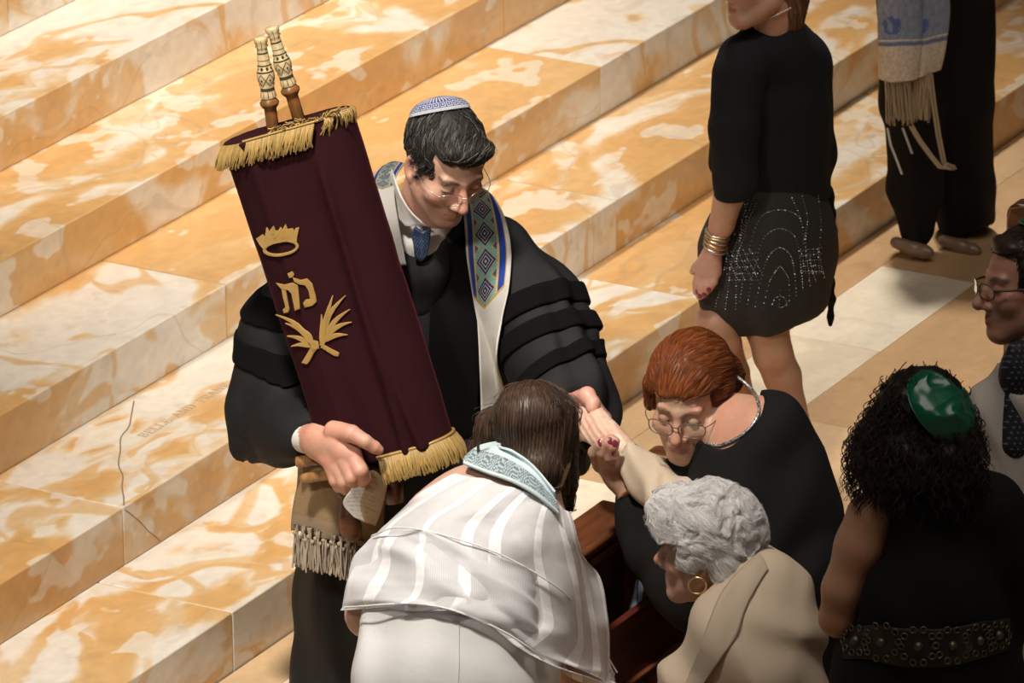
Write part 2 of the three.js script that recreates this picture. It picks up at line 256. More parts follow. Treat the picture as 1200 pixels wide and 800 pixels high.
// ---------- floor of stone tiles ----------
const stone = (r, g, b, k) => std(0xffffff, 0.5, { map: texture(512, 512, (u, v) => { const a = fbm(u * 6 + k, v * 14, k, 4), c = fbm(u * 60, v * 60, k + 3, 3), w = 0.90 + 0.14 * a + 0.07 * (c - 0.5), st = sstep(0.68, 0.80, fbm(u * 9, v * 12, k + 20, 3)) * 0.04; return [r * w - st, g * w - st, b * w - st]; }, { mirror: true }), bumpMap: marbleBump, bumpScale: 0.0008 });
const tan = [stone(0.80, 0.66, 0.49, 1), stone(0.77, 0.62, 0.45, 2), stone(0.83, 0.70, 0.54, 3)], pale = [stone(0.93, 0.88, 0.79, 4), stone(0.90, 0.84, 0.74, 5)];
const floor = structure('floor', true);
localPart(floor, 'floor_bed', new THREE.BoxGeometry(32, 0.2, 30).translate(10, -0.112, -1), std([0.3, 0.24, 0.18], 0.9));
let tileCount = 0;
function tile(u0, u1, v0, v1, m) { const g = new RoundedBoxGeometry(u1 - u0 - 0.0012, 0.03, v1 - v0 - 0.0012, 1, 0.001); g.translate((u0 + u1) / 2, -0.015, -(v0 + v1) / 2); const p = g.attributes.position, uv = g.attributes.uv; for (let i = 0; i < p.count; i++) uv.setXY(i, p.getX(i) * 0.8 + tileCount * 0.37, p.getZ(i) * 0.8 + tileCount * 0.21); localPart(floor, tileCount ? `tile_${String(tileCount).padStart(3, '0')}` : 'tile', g, m); tileCount++; }
for (let u = 9.5, i = 0; u < 20; u += 1.36, i++) tile(u, u + 1.36, -0.155, -0.004, tan[i % 3]);
[[9.9, 11.26, 1], [11.26, 12.62, 0], [12.62, 13.98, 0], [13.98, 14.65, 2], [14.65, 15.31, 1], [15.31, 15.99, 0], [15.99, 16.66, 2], [16.66, 17.4, 2], [17.4, 18.8, 3], [18.8, 20.1, 2]].forEach(([a, b, k]) => tile(a, b, -0.48, -0.155, k < 2 ? pale[k] : tan[k - 2]));
for (let r = 0; r < 4; r++) for (let u = 9.2 + (r % 2) * 0.55, i = 0; u < 20; u += 1.1, i++) tile(u, u + 1.1, -0.48 - 0.72 * (r + 1), -0.48 - 0.72 * r, tan[(i * 2 + r) % 3]);
// ---------- hall around (thick walls, ceiling), raised platform behind the stairs ----------
const plaster = std([0.50, 0.42, 0.33], 0.9);
const hallBox = (name, sx, sy, sz, x, y, z, m = plaster) => { const g = structure(name, true); localPart(g, name + '_surface', new THREE.BoxGeometry(sx, sy, sz).translate(x, y, z), m); return g; };
hallBox('wall_left', 32, 12, 0.4, 10, 5.8, -16.2); hallBox('wall_right', 32, 12, 0.4, 10, 5.8, 14.2); hallBox('wall_back', 0.4, 12, 30, 26.2, 5.8, -1); hallBox('wall_front', 0.4, 12, 30, -6.2, 5.8, -1);
hallBox('ceiling', 32, 0.4, 30, 10, 11.4, -1);
hallBox('platform', 12.8, 1.17, 12, 14.6, 0.585, -3.0 - 6, marbles[1]);
// ---------- lamps ----------
const lampBody = std([0.02, 0.02, 0.02], 0.5), lampGlow = std([0.1, 0.1, 0.1], 0.5, { emissive: STAGE, emissiveIntensity: 6 });
spotSpecs.forEach(([at, to, cd, deg, size], i) => {
  const o = thing('stage_spotlight', ['black stage spotlight over the upper stairs', 'black stage spotlight over the foot of the stairs', 'black stage spotlight over the stone floor', 'black follow spotlight hung above the balcony edge'][i], 'spotlight', V(...at));
  const dir = V(...to).sub(V(...at)).normalize(), q = new THREE.Quaternion().setFromUnitVectors(V(0, -1, 0), dir);
  const can = new THREE.LatheGeometry([[0.0, 0.34], [0.10, 0.34], [0.15, 0.28], [0.16, 0.0], [0.15, 0.0], [0.14, 0.03]].map(([a, b]) => new THREE.Vector2(a, b)), 24); can.applyQuaternion(q); localPart(o, 'housing', can, lampBody);
  const lens = new THREE.CylinderGeometry(0.14, 0.14, 0.01, 24); lens.translate(0, 0.03, 0); lens.applyQuaternion(q); localPart(o, 'lens', lens, lampGlow);
  localPart(o, 'hanger', new THREE.CylinderGeometry(0.015, 0.015, 11.2 - at[1] - 0.2, 8).translate(0, 0.2 + (11.2 - at[1] - 0.2) / 2, 0), lampBody);
  const l = new THREE.SpotLight(STAGE, cd, 0, deg * Math.PI / 180, 0.7, 2); l.position.copy(V(...at).addScaledVector(dir, 0.05)); l.target.position.set(...to); l.castShadow = true; l.shadow.radius = size; l.shadow.mapSize.set(2048, 2048); l.shadow.bias = -0.0005; scene.add(l, l.target);
});
{
  const { at, size, power } = housePanel, o = thing('ceiling_light', 'large warm diffuser panel set under the ceiling', 'ceiling light', V(...at));
  localPart(o, 'frame', new THREE.BoxGeometry(size[0] + 0.1, 0.6, size[1] + 0.1).translate(0, 0.31, 0), lampBody);
  localPart(o, 'diffuser', new THREE.BoxGeometry(size[0], 0.02, size[1]), std([0.6, 0.6, 0.6], 0.6, { emissive: HOUSE, emissiveIntensity: 0.6 }));
  const l = new THREE.RectAreaLight(HOUSE, power, size[0], size[1]); l.position.set(at[0], at[1] - 0.03, at[2]); l.lookAt(at[0], 0, at[2]); scene.add(l);
}
// ---------- people: heads in centimetres of their own (x to the head's left, y up, z out of the face) ----------
const DEG = Math.PI / 180;
function headFrame(px, py, z, k, turn, nod, tilt) {
  const c = P(px, py, z), s = k / pxm(c); turn *= DEG; nod *= DEG; tilt *= DEG;
  const dirOf = (lx, ly, lz) => {
    const x1 = lx * Math.cos(turn) + lz * Math.sin(turn), z1 = -lx * Math.sin(turn) + lz * Math.cos(turn);
    const y2 = ly * Math.cos(nod) - z1 * Math.sin(nod), z2 = ly * Math.sin(nod) + z1 * Math.cos(nod);
    const x3 = x1 * Math.cos(tilt) + y2 * Math.sin(tilt), y3 = -x1 * Math.sin(tilt) + y2 * Math.cos(tilt);
    return VR.clone().multiplyScalar(x3).addScaledVector(VU, y3).addScaledVector(VN, z2);
  };
  const X = dirOf(1, 0, 0), Y = dirOf(0, 1, 0), Z = dirOf(0, 0, 1);
  return { c, s, X, Y, Z, at: (x, y, zz) => c.clone().addScaledVector(X, x * s).addScaledVector(Y, y * s).addScaledVector(Z, zz * s),
    loc: (p) => { const d = p.clone().sub(c); return V(d.dot(X) / s, d.dot(Y) / s, d.dot(Z) / s); } };
}
function inFrame(fr, g) { // g works in the frame's centimetres; result works in the world
  const { c, X, Y, Z, s } = fr, cs = []; const b = g.bb;
  for (let i = 0; i < 8; i++) { const p = fr.at(b[i & 1 ? 3 : 0], b[i & 2 ? 4 : 1], b[i & 4 ? 5 : 2]); cs.push({ bb: [p.x, p.y, p.z, p.x, p.y, p.z] }); }
  return withBB((x, y, z) => { x -= c.x; y -= c.y; z -= c.z; return s * g((x * X.x + y * X.y + z * X.z) / s, (x * Y.x + y * Y.y + z * Y.z) / s, (x * Z.x + y * Z.y + z * Z.z) / s); }, bbJoin(cs));
}
function moved(g, fr) { // geometry in a frame's centimetres -> world
  const m = new THREE.Matrix4().makeBasis(fr.X.clone().multiplyScalar(fr.s), fr.Y.clone().multiplyScalar(fr.s), fr.Z.clone().multiplyScalar(fr.s)).setPosition(fr.c); const q = g.clone(); q.applyMatrix4(m); return q;
}
function faceShape(o = {}) {
  const w = o.width || 1, nose = o.nose || 1, jowl = o.jowl || 0, both2 = (f) => [f(-1), f(1)];
  let d = U(2.2, ell(V(0, 3, -1.4), V(7.5 * w, 8.5, 9.5)), ell(V(0, -3.2, 2.2), V(6.2 * w, 8.0, 6.4)), both2((s) => cone(V(5.0 * s * w, -4.6, -0.4), V(1.6 * s, -9.6, 5.6), 2.3 + jowl, 1.9)), ell(V(0, -9.6, 6.4), V(2.2, 1.8, 1.8)), both2((s) => ell(V(4.3 * s * w, -2.6, 5.6), V(2.2, 2.0, 2.0))));
  d = U(0.9, d, cone(V(-3.9 * w, 2.0, 6.9), V(0, 1.7, 7.7), 1.15, 1.1), cone(V(3.9 * w, 2.0, 6.9), V(0, 1.7, 7.7), 1.15, 1.1), ell(V(0, -6.7, 6.3), V(3.2, 2.6, 2.6)));
  d = cut(1.3, d, ell(V(-3.2 * w, 0.1, 9.4), V(1.9, 1.35, 1.9))); d = cut(1.3, d, ell(V(3.2 * w, 0.1, 9.4), V(1.9, 1.35, 1.9)));
  d = U(0.35, d, both2((s) => ell(V(3.15 * s * w, 0, 6.9), V(1.5, 1.35, 1.45))));
  d = U(0.8, d, cone(V(0, 1.2, 8.0), V(0, -3.4, 9.6 + 0.9 * nose), 0.75, 1.15 * nose), both2((s) => ell(V(1.15 * s * nose, -4.1, 9.0), V(0.85, 0.8, 1.0))));
  d = cut(0.25, d, ell(V(-0.7, -4.9, 9.5), V(0.35, 0.35, 0.6))); d = cut(0.25, d, ell(V(0.7, -4.9, 9.5), V(0.35, 0.35, 0.6)));
  const lip = (y, r, z) => [cone(V(-2.1, y - 0.1, z - 0.9), V(0, y, z), r * 0.55, r), cone(V(2.1, y - 0.1, z - 0.9), V(0, y, z), r * 0.55, r)];
  d = U(0.3, d, ...lip(-6.35, 0.55, 8.55)); d = U(0.3, d, ...lip(-7.45, 0.62, 8.4));
  d = cut(0.3, d, cone(V(-2.3, -6.95, 8.3), V(2.3, -6.95, 8.3), 0.16)); d = cut(0.8, d, cone(V(-1.2, -8.6, 8.9), V(1.2, -8.6, 8.9), 0.3));
  for (const s of [-1, 1]) {
    let e = ell(V(7.5 * s * w, -0.8, -0.9), V(0.95, 3.2, 1.9), V(1, 0, 0.35 * s), V(0, 1, -0.2)); e = cut(0.5, e, ell(V(8.2 * s * w, -0.5, -0.7), V(0.75, 2.1, 1.1), V(1, 0, 0.35 * s), V(0, 1, -0.2)));
    d = U(0.6, d, e, ell(V(7.2 * s * w, -3.4, -0.3), V(0.6, 0.9, 0.7)), ell(V(7.35 * s * w, -1.0, 0.6), V(0.45, 0.7, 0.4)));
  }
  if (o.wrinkle) { const base = d; d = withBB((x, y, z) => base(x, y, z) + o.wrinkle * (Math.sin(y * 5 + Math.sin(x * 1.3) * 1.6) * 0.035 * sstep(3.2, 4.5, y) + 0.05 * (fbm(x * 0.9, y * 0.9, z * 0.9, 2) - 0.5) + 0.12 * Math.exp(-Math.pow((Math.abs(x) - 2.6 - (-3.8 - y) * 0.28) / 0.28, 2)) * sstep(-8, -6.8, y) * sstep(-3, -4.2, y) * sstep(5, 7, z)), base.bb); }
  return d;
}
// colour of the skin of a head: lips, cheeks, brows' and lash lines, freckled grain
function skinTone(fr, base, o = {}) {
  const lip = o.lip || [base[0] * 0.95, base[1] * 0.62, base[2] * 0.62];
  return (x, y, z) => {
    const p = fr ? fr.loc(V(x, y, z)) : V(0, -99, 0), g = 0.90 + 0.2 * fbm(x * 90, y * 90, z * 90, 3);
    let c = base.map((b, i) => b * g * (1 + (i ? -1 : 0.6) * 0.14 * (fbm(x * 25, y * 25, z * 25, 2) - 0.5) * 2));
    const put = (t, q) => { c = c.map((b, i) => mixn(b, q[i], clamp(t))); };
    if (fr && p.y > -14) {
      put(0.35 * Math.exp(-(Math.pow((Math.abs(p.x) - 4.2) / 2, 2) + Math.pow((p.y + 3.4) / 1.8, 2))) * sstep(3, 5, p.z), [base[0], base[1] * 0.72, base[2] * 0.7]);
      put(0.35 * Math.exp(-(p.x * p.x / 2 + Math.pow((p.y + 3.8) / 1.2, 2))) * sstep(9, 10, p.z), [base[0], base[1] * 0.72, base[2] * 0.7]);
      put(0.4 * sstep(7.2, 8.2, Math.abs(p.x)), [base[0], base[1] * 0.7, base[2] * 0.66]);
      const ly = Math.abs(p.y + 6.95); put(0.85 * sstep(0.95 - 0.12 * p.x * p.x * 0.5, 0.55 - 0.12 * p.x * p.x * 0.5, ly) * sstep(2.5, 2.0, Math.abs(p.x)) * sstep(7.2, 7.8, p.z), lip);
      const ex = Math.abs(p.x) - 3.15, ey = p.y + 0.35 - 0.06 * ex * ex; put(0.9 * sstep(0.20, 0.08, Math.abs(ey)) * sstep(1.45, 1.2, Math.abs(ex)) * sstep(6.6, 7.2, p.z), [0.03, 0.018, 0.012]);
      if (o.brow) { const bx = Math.abs(p.x) - 3.4, by = p.y - 2.35 + 0.10 * bx * bx - 0.05 * bx; put(0.85 * sstep(0.55, 0.25, Math.abs(by)) * sstep(2.3, 1.7, Math.abs(bx)) * sstep(5.2, 6.2, p.z) * (0.6 + 0.6 * noise3(p.x * 4, p.y * 9, 2)), o.brow); }
      if (o.beard) put(o.beard * sstep(-3.4, -5.2, p.y) * sstep(0, 2, p.z) * (0.4 + 0.8 * noise3(x * 400, y * 400, z * 400)), [base[0] * 0.5, base[1] * 0.5, base[2] * 0.52]);
      if (o.spots) put(o.spots * sstep(0.66, 0.74, fbm(p.x * 1.1, p.y * 1.1, p.z * 1.1 + 7, 2)), [base[0] * 0.62, base[1] * 0.5, base[2] * 0.42]);
    } else if (o.spots) put(o.spots * sstep(0.64, 0.72, fbm(x * 110, y * 110, z * 110, 2)), [base[0] * 0.62, base[1] * 0.5, base[2] * 0.45]);
    return c;
  };
}
const skinMat = phys(0xffffff, 0.5, { vertexColors: true, sheen: 0.15, sheenRoughness: 0.5, sheenColor: new THREE.Color(0.9, 0.6, 0.5) });
const hairMat = (rough = 0.45) => phys(0xffffff, rough, { vertexColors: true, specularIntensity: 0.7 });
// strands combed over a surface f (frame centimetres): seeds -> lines that follow flow(p)
function comb(fr, f, n, seedAt, flow, o) {
  const items = []; let guard = 0;
  while (items.length < n && guard++ < n * 8) {
    let p = seedAt(); if (!p) continue; const pts = [], e = 0.15; const lift = rr(o.lift?.[0] ?? 0, o.lift?.[1] ?? 0.12); let dir = null, alive = true;
    const grad = (q) => V(f(q.x + e, q.y, q.z) - f(q.x - e, q.y, q.z), f(q.x, q.y + e, q.z) - f(q.x, q.y - e, q.z), f(q.x, q.y, q.z + e) - f(q.x, q.y, q.z - e)).normalize();
    for (let k = 0; k < 4; k++) p.addScaledVector(grad(p), -f(p.x, p.y, p.z) + lift);
    if (o.keep && !o.keep(p)) continue;
    const steps = Math.round(rr(o.steps[0], o.steps[1])), jit = rr(-1, 1) * (o.jitter || 0.2), ph = rr(0, 6.3);
    for (let k = 0; k < steps; k++) {
      pts.push(fr.at(p.x, p.y, p.z)); const g = grad(p), d = flow(p, k / steps).clone(); d.addScaledVector(g, -d.dot(g)); if (d.lengthSq() < 1e-6) { alive = k > 3; break; } d.normalize();
      const sd = g.clone().cross(d); d.addScaledVector(sd, jit + (o.wave || 0) * Math.sin(ph + k * (o.freq || 0.6))); d.normalize();
      p = p.clone().addScaledVector(d, o.len); p.addScaledVector(grad(p), clamp(-f(p.x, p.y, p.z) + lift + (o.rise || 0) * k / steps, -0.4, 0.4));
    }
    if (!alive || pts.length < 4) continue;
    items.push({ pts, r0: o.r * fr.s * rr(0.7, 1.2), r1: o.r * fr.s * 0.35, c: o.color(rnd(), pts[0]) });
  }
  return threads(items, o.sides || 3);
}
const tint = (g, c) => { const n = g.attributes.position.count, a = new Float32Array(n * 3); for (let i = 0; i < n; i++) { const k = typeof c === 'function' ? c(g.attributes.position.getX(i), g.attributes.position.getY(i), g.attributes.position.getZ(i)) : c; a.set(k, 3 * i); } g.setAttribute('color', new THREE.BufferAttribute(a, 3)); return g; };
// a finger: chain of pixel joints [px, py, z, r px]; a hand is a palm and five such chains
const finger = (...js) => U(0.004, limb(...js));
function nail(js, f, col) { return null; }
// wire eyeglasses in a head's frame
function eyeglasses(root, fr, o) {
  const g = thing0(root, 'eyeglasses'), rim = [], m = o.metal, wdt = o.w || 2.6, hgt = o.h || 1.9, zc = o.z || 10.0, y0 = o.y ?? -0.6;
  for (const s of [-1, 1]) {
    const pts = []; for (let i = 0; i < 20; i++) { const a = i / 20 * 2 * Math.PI, c = Math.cos(a), q = Math.sin(a), e = 0.72; pts.push(fr.at(s * 3.3 + wdt * Math.sign(c) * Math.pow(Math.abs(c), e), y0 + hgt * Math.sign(q) * Math.pow(Math.abs(q), e), zc - 0.10 * Math.pow(s * 3.3 + wdt * c, 2) * 0.35)); }
    rim.push(tube(pts, (o.r || 0.09) * fr.s, 6, true, 2));
    const lens = new THREE.Shape(); for (let i = 0; i < 20; i++) { const a = i / 20 * 2 * Math.PI, c = Math.cos(a), q = Math.sin(a); const X = s * 3.3 + wdt * 0.98 * Math.sign(c) * Math.pow(Math.abs(c), 0.72), Y = y0 + hgt * 0.98 * Math.sign(q) * Math.pow(Math.abs(q), 0.72); i ? lens.lineTo(X, Y) : lens.moveTo(X, Y); }
    const lg = new THREE.ExtrudeGeometry(lens, { depth: 0.12, bevelEnabled: false }); const lp = lg.attributes.position; for (let i = 0; i < lp.count; i++) lp.setZ(i, lp.getZ(i) - 0.06 + zc - 0.10 * Math.pow(lp.getX(i), 2) * 0.35); lg.computeVertexNormals();
    part(g, 'lens', moved(lg, fr), lensMat);
    const hx = s * (3.3 + wdt), hz = zc - 0.035 * hx * hx; rim.push(tube([fr.at(hx, y0 + 0.7, hz), fr.at(s * 7.3, y0 + 0.9, hz - 2.2), fr.at(s * 7.9, y0 + 1.0, 1.5), fr.at(s * 8.0, y0 + 0.7, -1.2), fr.at(s * 7.8, y0 - 1.2, -2.6)], (o.temple || o.r || 0.09) * fr.s, 6));
  }
  rim.push(tube([fr.at(-0.75, y0 + 0.5, zc - 0.05), fr.at(0, y0 + 0.85, zc + 0.35), fr.at(0.75, y0 + 0.5, zc - 0.05)], (o.r || 0.09) * fr.s, 6));
  part(g, 'frame', merged(rim), m); return g;
}
function thing0(root, name) { const g = new THREE.Group(); g.name = name; root.add(g); return g; }
const lensMat = phys([1, 1, 1], 0.03, { transmission: 1, thickness: 0, ior: 1.5 });
const silver = std([0.75, 0.73, 0.70], 0.25, { metalness: 1 }), gold = std([0.83, 0.62, 0.28], 0.3, { metalness: 1 }), pearl = phys([0.85, 0.82, 0.78], 0.25, { clearcoat: 0.6 });
// ---------- the man in the black robe with the scroll ----------
const robeBlack = phys([0.010, 0.010, 0.0115], 0.66, { bumpMap: weaveFine, bumpScale: 0.0008, specularIntensity: 0.55 });
const velvetBlack = phys([0.003, 0.003, 0.003], 0.95, { specularIntensity: 0.25 });
const cotton = std([0.72, 0.70, 0.67], 0.85, { bumpMap: weaveFine, bumpScale: 0.0006 });
const man = thing('person', 'person in a black robe with velvet bars and a patterned stole, holding a velvet scroll', 'person', V(-0.27, 0, 2.72));
const manSkin = [0.56, 0.315, 0.225];
{
  const fr = headFrame(522, 192, 2.86, 5.6, 40, 40, 20), face = inFrame(fr, faceShape({ nose: 1.05 }));
  const tone = skinTone(fr, manSkin, { brow: [0.05, 0.035, 0.025], beard: 0.25 });
  const neck = U(0.02, cone(fr.at(0, -5.5, -2.5), P(497, 262, 2.72), 5.7 * fr.s, 0.078), cone(P(497, 262, 2.72), P(490, 330, 2.64), 0.075, 0.10));
  // hand on the scroll
  const hz = 3.16;
  const handL = U(0.004, U(0.018, limb([350, 510, 2.98, 17], [374, 516, 3.07, 19]), limb([374, 512, 3.07, 17], [398, 520, 3.13, 15], [412, 532, 3.155, 12]), limb([372, 522, 3.07, 16], [392, 540, 3.13, 13], [396, 550, 3.145, 11]), limb([380, 516, 3.09, 16], [404, 530, 3.145, 14])),
    limb([392, 505, 3.12, 13], [412, 508, 3.17, 10.5], [428, 517, 3.185, 8.4], [439, 524, 3.18, 7.6], [444, 527, 3.178, 6]), // thumb on the velvet
    limb([413, 533, 3.158, 11], [422, 551, 3.185, 9.5], [426, 561, 3.17, 9], [420, 566, 3.13, 7.5], [414, 560, 3.10, 6.5]),
    limb([405, 541, 3.16, 10.5], [412, 559, 3.18, 9], [414, 568, 3.16, 8.5], [410, 570, 3.12, 7.5]),
    limb([397, 547, 3.15, 10], [403, 564, 3.17, 8.5], [406, 572, 3.15, 8], [403, 572, 3.12, 7]),
    limb([389, 549, 3.14, 9], [393, 563, 3.155, 7.5], [397, 570, 3.14, 7], [398, 570, 3.12, 6]));
  // hand held out to the old lady: palm up, thumb over her fingers
  const handR = U(0.006, U(0.014, limb([668, 478, 3.10, 18], [682, 486, 3.20, 19]), limb([676, 476, 3.16, 15], [690, 472, 3.20, 13]), limb([690, 476, 3.19, 12], [701, 488, 3.22, 11])),
    limb([676, 468, 3.19, 10], [688, 463, 3.235, 10], [695, 473, 3.26, 8.5], [694, 478, 3.268, 7.5]),
    limb([698, 478, 3.19, 9], [708, 490, 3.17, 8.5], [714, 502, 3.15, 7]), limb([694, 484, 3.16, 9], [704, 497, 3.13, 8.5], [712, 508, 3.12, 7]), limb([688, 490, 3.15, 9], [698, 504, 3.11, 8], [706, 513, 3.10, 7]), limb([682, 494, 3.14, 8], [690, 506, 3.10, 7], [696, 514, 3.09, 6]));
  const arms = U(0.03, limb([385, 330, 2.68, 22], [328, 460, 2.78, 19], [362, 514, 2.99, 16]), limb([580, 312, 2.69, 22], [652, 430, 2.90, 19], [668, 478, 3.08, 16]), limb([490, 350, 2.66, 42], [480, 540, 2.70, 52], [450, 690, 2.72, 40], [448, 830, 2.72, 28]), limb([520, 560, 2.72, 44], [535, 830, 2.74, 26]));
  const geo = joinColored([mesh(U(0.012, face, neck), 0.0042, { color: tone }), mesh(handL, 0.004, { color: skinTone(null, [0.56, 0.29, 0.21]) }), mesh(handR, 0.004, { color: skinTone(null, [0.60, 0.30, 0.235]) }), mesh(arms, 0.016, { color: skinTone(null, manSkin) })]);
  part(man, 'body', geo, skinMat);
  // hair: short, dark with grey
  const cap = cut(0.8, bend(ell(V(0, 3.7, -1.8), V(8.05, 8.8, 10.0)), (x, y, z) => 0.5 * (fbm(x * 0.55, y * 0.55, z * 0.55, 3) - 0.5) + 0.10 * Math.sin(x * 2.2 + z * 1.4 + 3 * noise3(x * 0.5, y * 0.5, z * 0.5))), withBB((x, y, z) => -Math.max(z - 0.52 * y + 1.4 - 7.2 * 0.55 - (Math.abs(x) < 6 ? 2.2 : 2.2 - (Math.abs(x) - 6) * 2.6), 0) * 0 + Math.max(-(z - 3.4 - 0.30 * (y - 6) * -1), y - 6.6) * 0.7, [0, 0, 0, 0, 0, 0]));
  const side = cut(0.5, cap, (() => { const f = (x, y, z) => Math.max(y + 3.4 + 0.42 * (z + 8), -(z + 10.5)); return withBB((x, y, z) => f(x, y, z), [0, 0, 0, 0, 0, 0]); })());
  const forel = U(1.0, side, ell(V(0.5, 7.9, 5.0), V(6.2, 2.6, 3.0)), cone(V(-7.1, 1.6, 1.6), V(-7.1, -1.4, 1.2), 0.4, 0.25), cone(V(7.1, 1.6, 1.6), V(7.1, -1.4, 1.2), 0.4, 0.25));
  const dark = (t) => { const g = t > 0.9 ? 0.16 : t > 0.75 ? 0.07 : 0.014 + 0.02 * t; return [g * 1.1, g * 0.95, g * 0.84]; };
  const hairGeo = mesh(inFrame(fr, forel), 0.0045, { color: (x, y, z) => dark(0.5 * noise3(x * 160, y * 160, z * 160)) });
  const flow = (p) => p.z > 2 && p.y > 4 ? V(-0.5, -0.1, 0.9) : V(0.05 * p.x, -1, p.y > 4 ? 0.6 : -0.5);
  const str = comb(fr, forel, 2400, () => V(rr(-9, 9), rr(-5, 13), rr(-12, 9)), flow, { steps: [5, 9], len: 0.5, r: 0.11, jitter: 0.35, wave: 0.25, lift: [0.0, 0.35], rise: 0.15, color: (t) => dark(t) });
  const hr = part(man, 'hair', joinColored([hairGeo, str]), hairMat(0.6));
  // patterned skullcap
  const capTex = texture(512, 128, (u, v) => {
    const a = u * 44, fx = a - Math.floor(a), blue = [0.16, 0.24, 0.55], wht = [0.86, 0.87, 0.90]; let b = 0;
    if (v < 0.13) b = 0; else if (v < 0.40) { const c = u * 26, q = c - Math.floor(c), d = Math.max(Math.abs(q - 0.5), Math.abs((v - 0.265) / 0.27)); b = d > 0.42 || (d < 0.28 && d > 0.14) ? 1 : 0; } else if (v < 0.62) b = Math.abs(fx - 0.5) < 0.30 - (v - 0.4) * 0.5 ? 1 : 0; else if (v < 0.80) b = Math.abs(fx - 0.5) < 0.16 + (v - 0.62) ? 1 : 0; else b = ((u * 16) % 1) < 0.5 ? 0.8 : 0.2;
    return blue.map((q, i) => mixn(wht[i], q, b));
  });
  const prof = []; for (let i = 0; i <= 14; i++) { const a = i / 14; prof.push(new THREE.Vector2(6.5 * Math.cos(a * Math.PI / 2) + 0.01, 3.4 * Math.sin(a * Math.PI / 2))); }
  const kg = new THREE.LatheGeometry(prof, 48); const kq = new THREE.Quaternion().setFromUnitVectors(V(0, 1, 0), V(-0.02, 0.66, -0.75).normalize()); kg.applyQuaternion(kq); const kc = V(-0.02, 0.66, -0.75).normalize().multiplyScalar(7.4); kg.translate(kc.x, kc.y + 3.2, kc.z - 1.6);
  part(man, 'skullcap', moved(kg, fr), std(0xffffff, 0.8, { map: capTex, bumpMap: weaveMid, bumpScale: 0.001, side: THREE.DoubleSide }), 'white and blue patterned knit skullcap');
  eyeglasses(man, fr, { metal: silver, r: 0.07, z: 10.4, y: -0.9, h: 1.6, w: 2.5 });
  // robe
  const fold = (x, y, z) => 0.010 * Math.sin(x * 52 + 2.2 * Math.sin(y * 3.1)) * sstep(0.98, 0.5, y) + 0.006 * (fbm(x * 9, y * 6, z * 9, 2) - 0.5);
  const s1 = P(610, 300, 2.72), e1 = P(655, 430, 2.9);
  const around = (a, b) => { const ax = b.clone().sub(a).normalize(), N = V(0, 0, 1).addScaledVector(ax, -ax.z).normalize(), B = ax.clone().cross(N); return (x, y, z) => { const dx = x - a.x, dy = y - a.y, dz = z - a.z; return Math.atan2(dx * B.x + dy * B.y + dz * B.z, dx * N.x + dy * N.y + dz * N.z); }; };
  const angR = around(P(602, 280, 2.70), P(668, 470, 3.0)), angL = around(P(372, 300, 2.68), P(318, 470, 2.76));
  const drape = (x, y, z) => (x > 0.02 ? 0.0075 * Math.sin(angR(x, y, z) * 7 + 4 * noise3(x * 4, y * 3, z * 4)) * sstep(0.06, 0.14, x) * sstep(1.55, 1.42, y) : x < -0.45 ? 0.006 * Math.sin(angL(x, y, z) * 5 + 3 * noise3(x * 3, y * 3, z * 3)) * sstep(-0.46, -0.54, x) * sstep(1.5, 1.35, y) : 0) + (x > 0.05 ? 0.011 * Math.sin(y * 34 + x * 16 + z * 9 + 3 * noise3(x * 5, y * 5, z * 5)) * sstep(1.2, 1.1, y) * sstep(0.06, 0.14, x) : 0);
  const sleeveR = U(0.05, limb([586, 300, 2.70, 40], [628, 358, 2.78, 49], [648, 420, 2.88, 54], [668, 462, 3.00, 48], [672, 500, 3.02, 44]), limb([660, 480, 3.0, 40], [668, 522, 3.0, 28]), limb([690, 440, 2.94, 16], [700, 486, 2.98, 18]));
  const sleeveL = U(0.05, limb([378, 318, 2.68, 44], [334, 390, 2.70, 50], [323, 455, 2.76, 46], [340, 498, 2.88, 38], [358, 506, 2.95, 32], [374, 498, 2.99, 27]), limb([306, 490, 2.80, 32], [340, 516, 2.88, 24]), limb([292, 480, 2.78, 20], [291, 520, 2.80, 15]), limb([296, 524, 2.80, 14], [338, 534, 2.88, 11]));
  const cuffCutL = U(0.01, limb([362, 512, 3.0, 18], [400, 524, 3.14, 26])), cuffCutR = U(0.01, limb([668, 478, 3.06, 17], [700, 480, 3.3, 30]));
  const trunk = U(0.07, blob(490, 410, 2.69, 118, 145, 72), limb([400, 300, 2.69, 36], [490, 272, 2.69, 42], [576, 290, 2.69, 36]), limb([440, 540, 2.71, 86], [432, 690, 2.71, 84], [428, 826, 2.71, 88]), limb([530, 540, 2.71, 74], [548, 826, 2.72, 92]));
  let robe = bend(U(0.045, trunk, sleeveR, sleeveL), (x, y, z) => fold(x, y, z) + drape(x, y, z), 0.03);
  robe = cut(0.01, robe, cuffCutL); robe = cut(0.01, robe, cuffCutR);
  const vneck = U(0.01, limb([500, 248, 2.90, 30], [494, 276, 2.93, 12], [490, 300, 2.98, 3])); robe = cut(0.012, robe, vneck);
  robe = both(0.004, robe, withBB((x, y, z) => 0.012 - y, [0, 0, 0, 0, 0, 0]));
  const robeMesh = part(man, 'robe', mesh(robe, 0.0085), robeBlack);
  const bar = (sl, c, d, t, name) => part(man, name, mesh(both(0.004, both(0.004, fat(robe, 0.009), fat(sl, 0.035)), slab(c, d, t)), 0.005, { bb: bbJoin([sl], 0.02) }), velvetBlack);
  const axR = P(655, 420, 2.9).sub(P(620, 330, 2.76)); bar(sleeveR, P(652, 350, 2.82), axR, 0.030, 'velvet_bar'); bar(sleeveR, P(666, 386, 2.86), axR, 0.028, 'velvet_bar'); bar(sleeveR, P(684, 420, 2.92), axR.clone().add(V(0.04, 0, 0)), 0.022, 'velvet_bar');
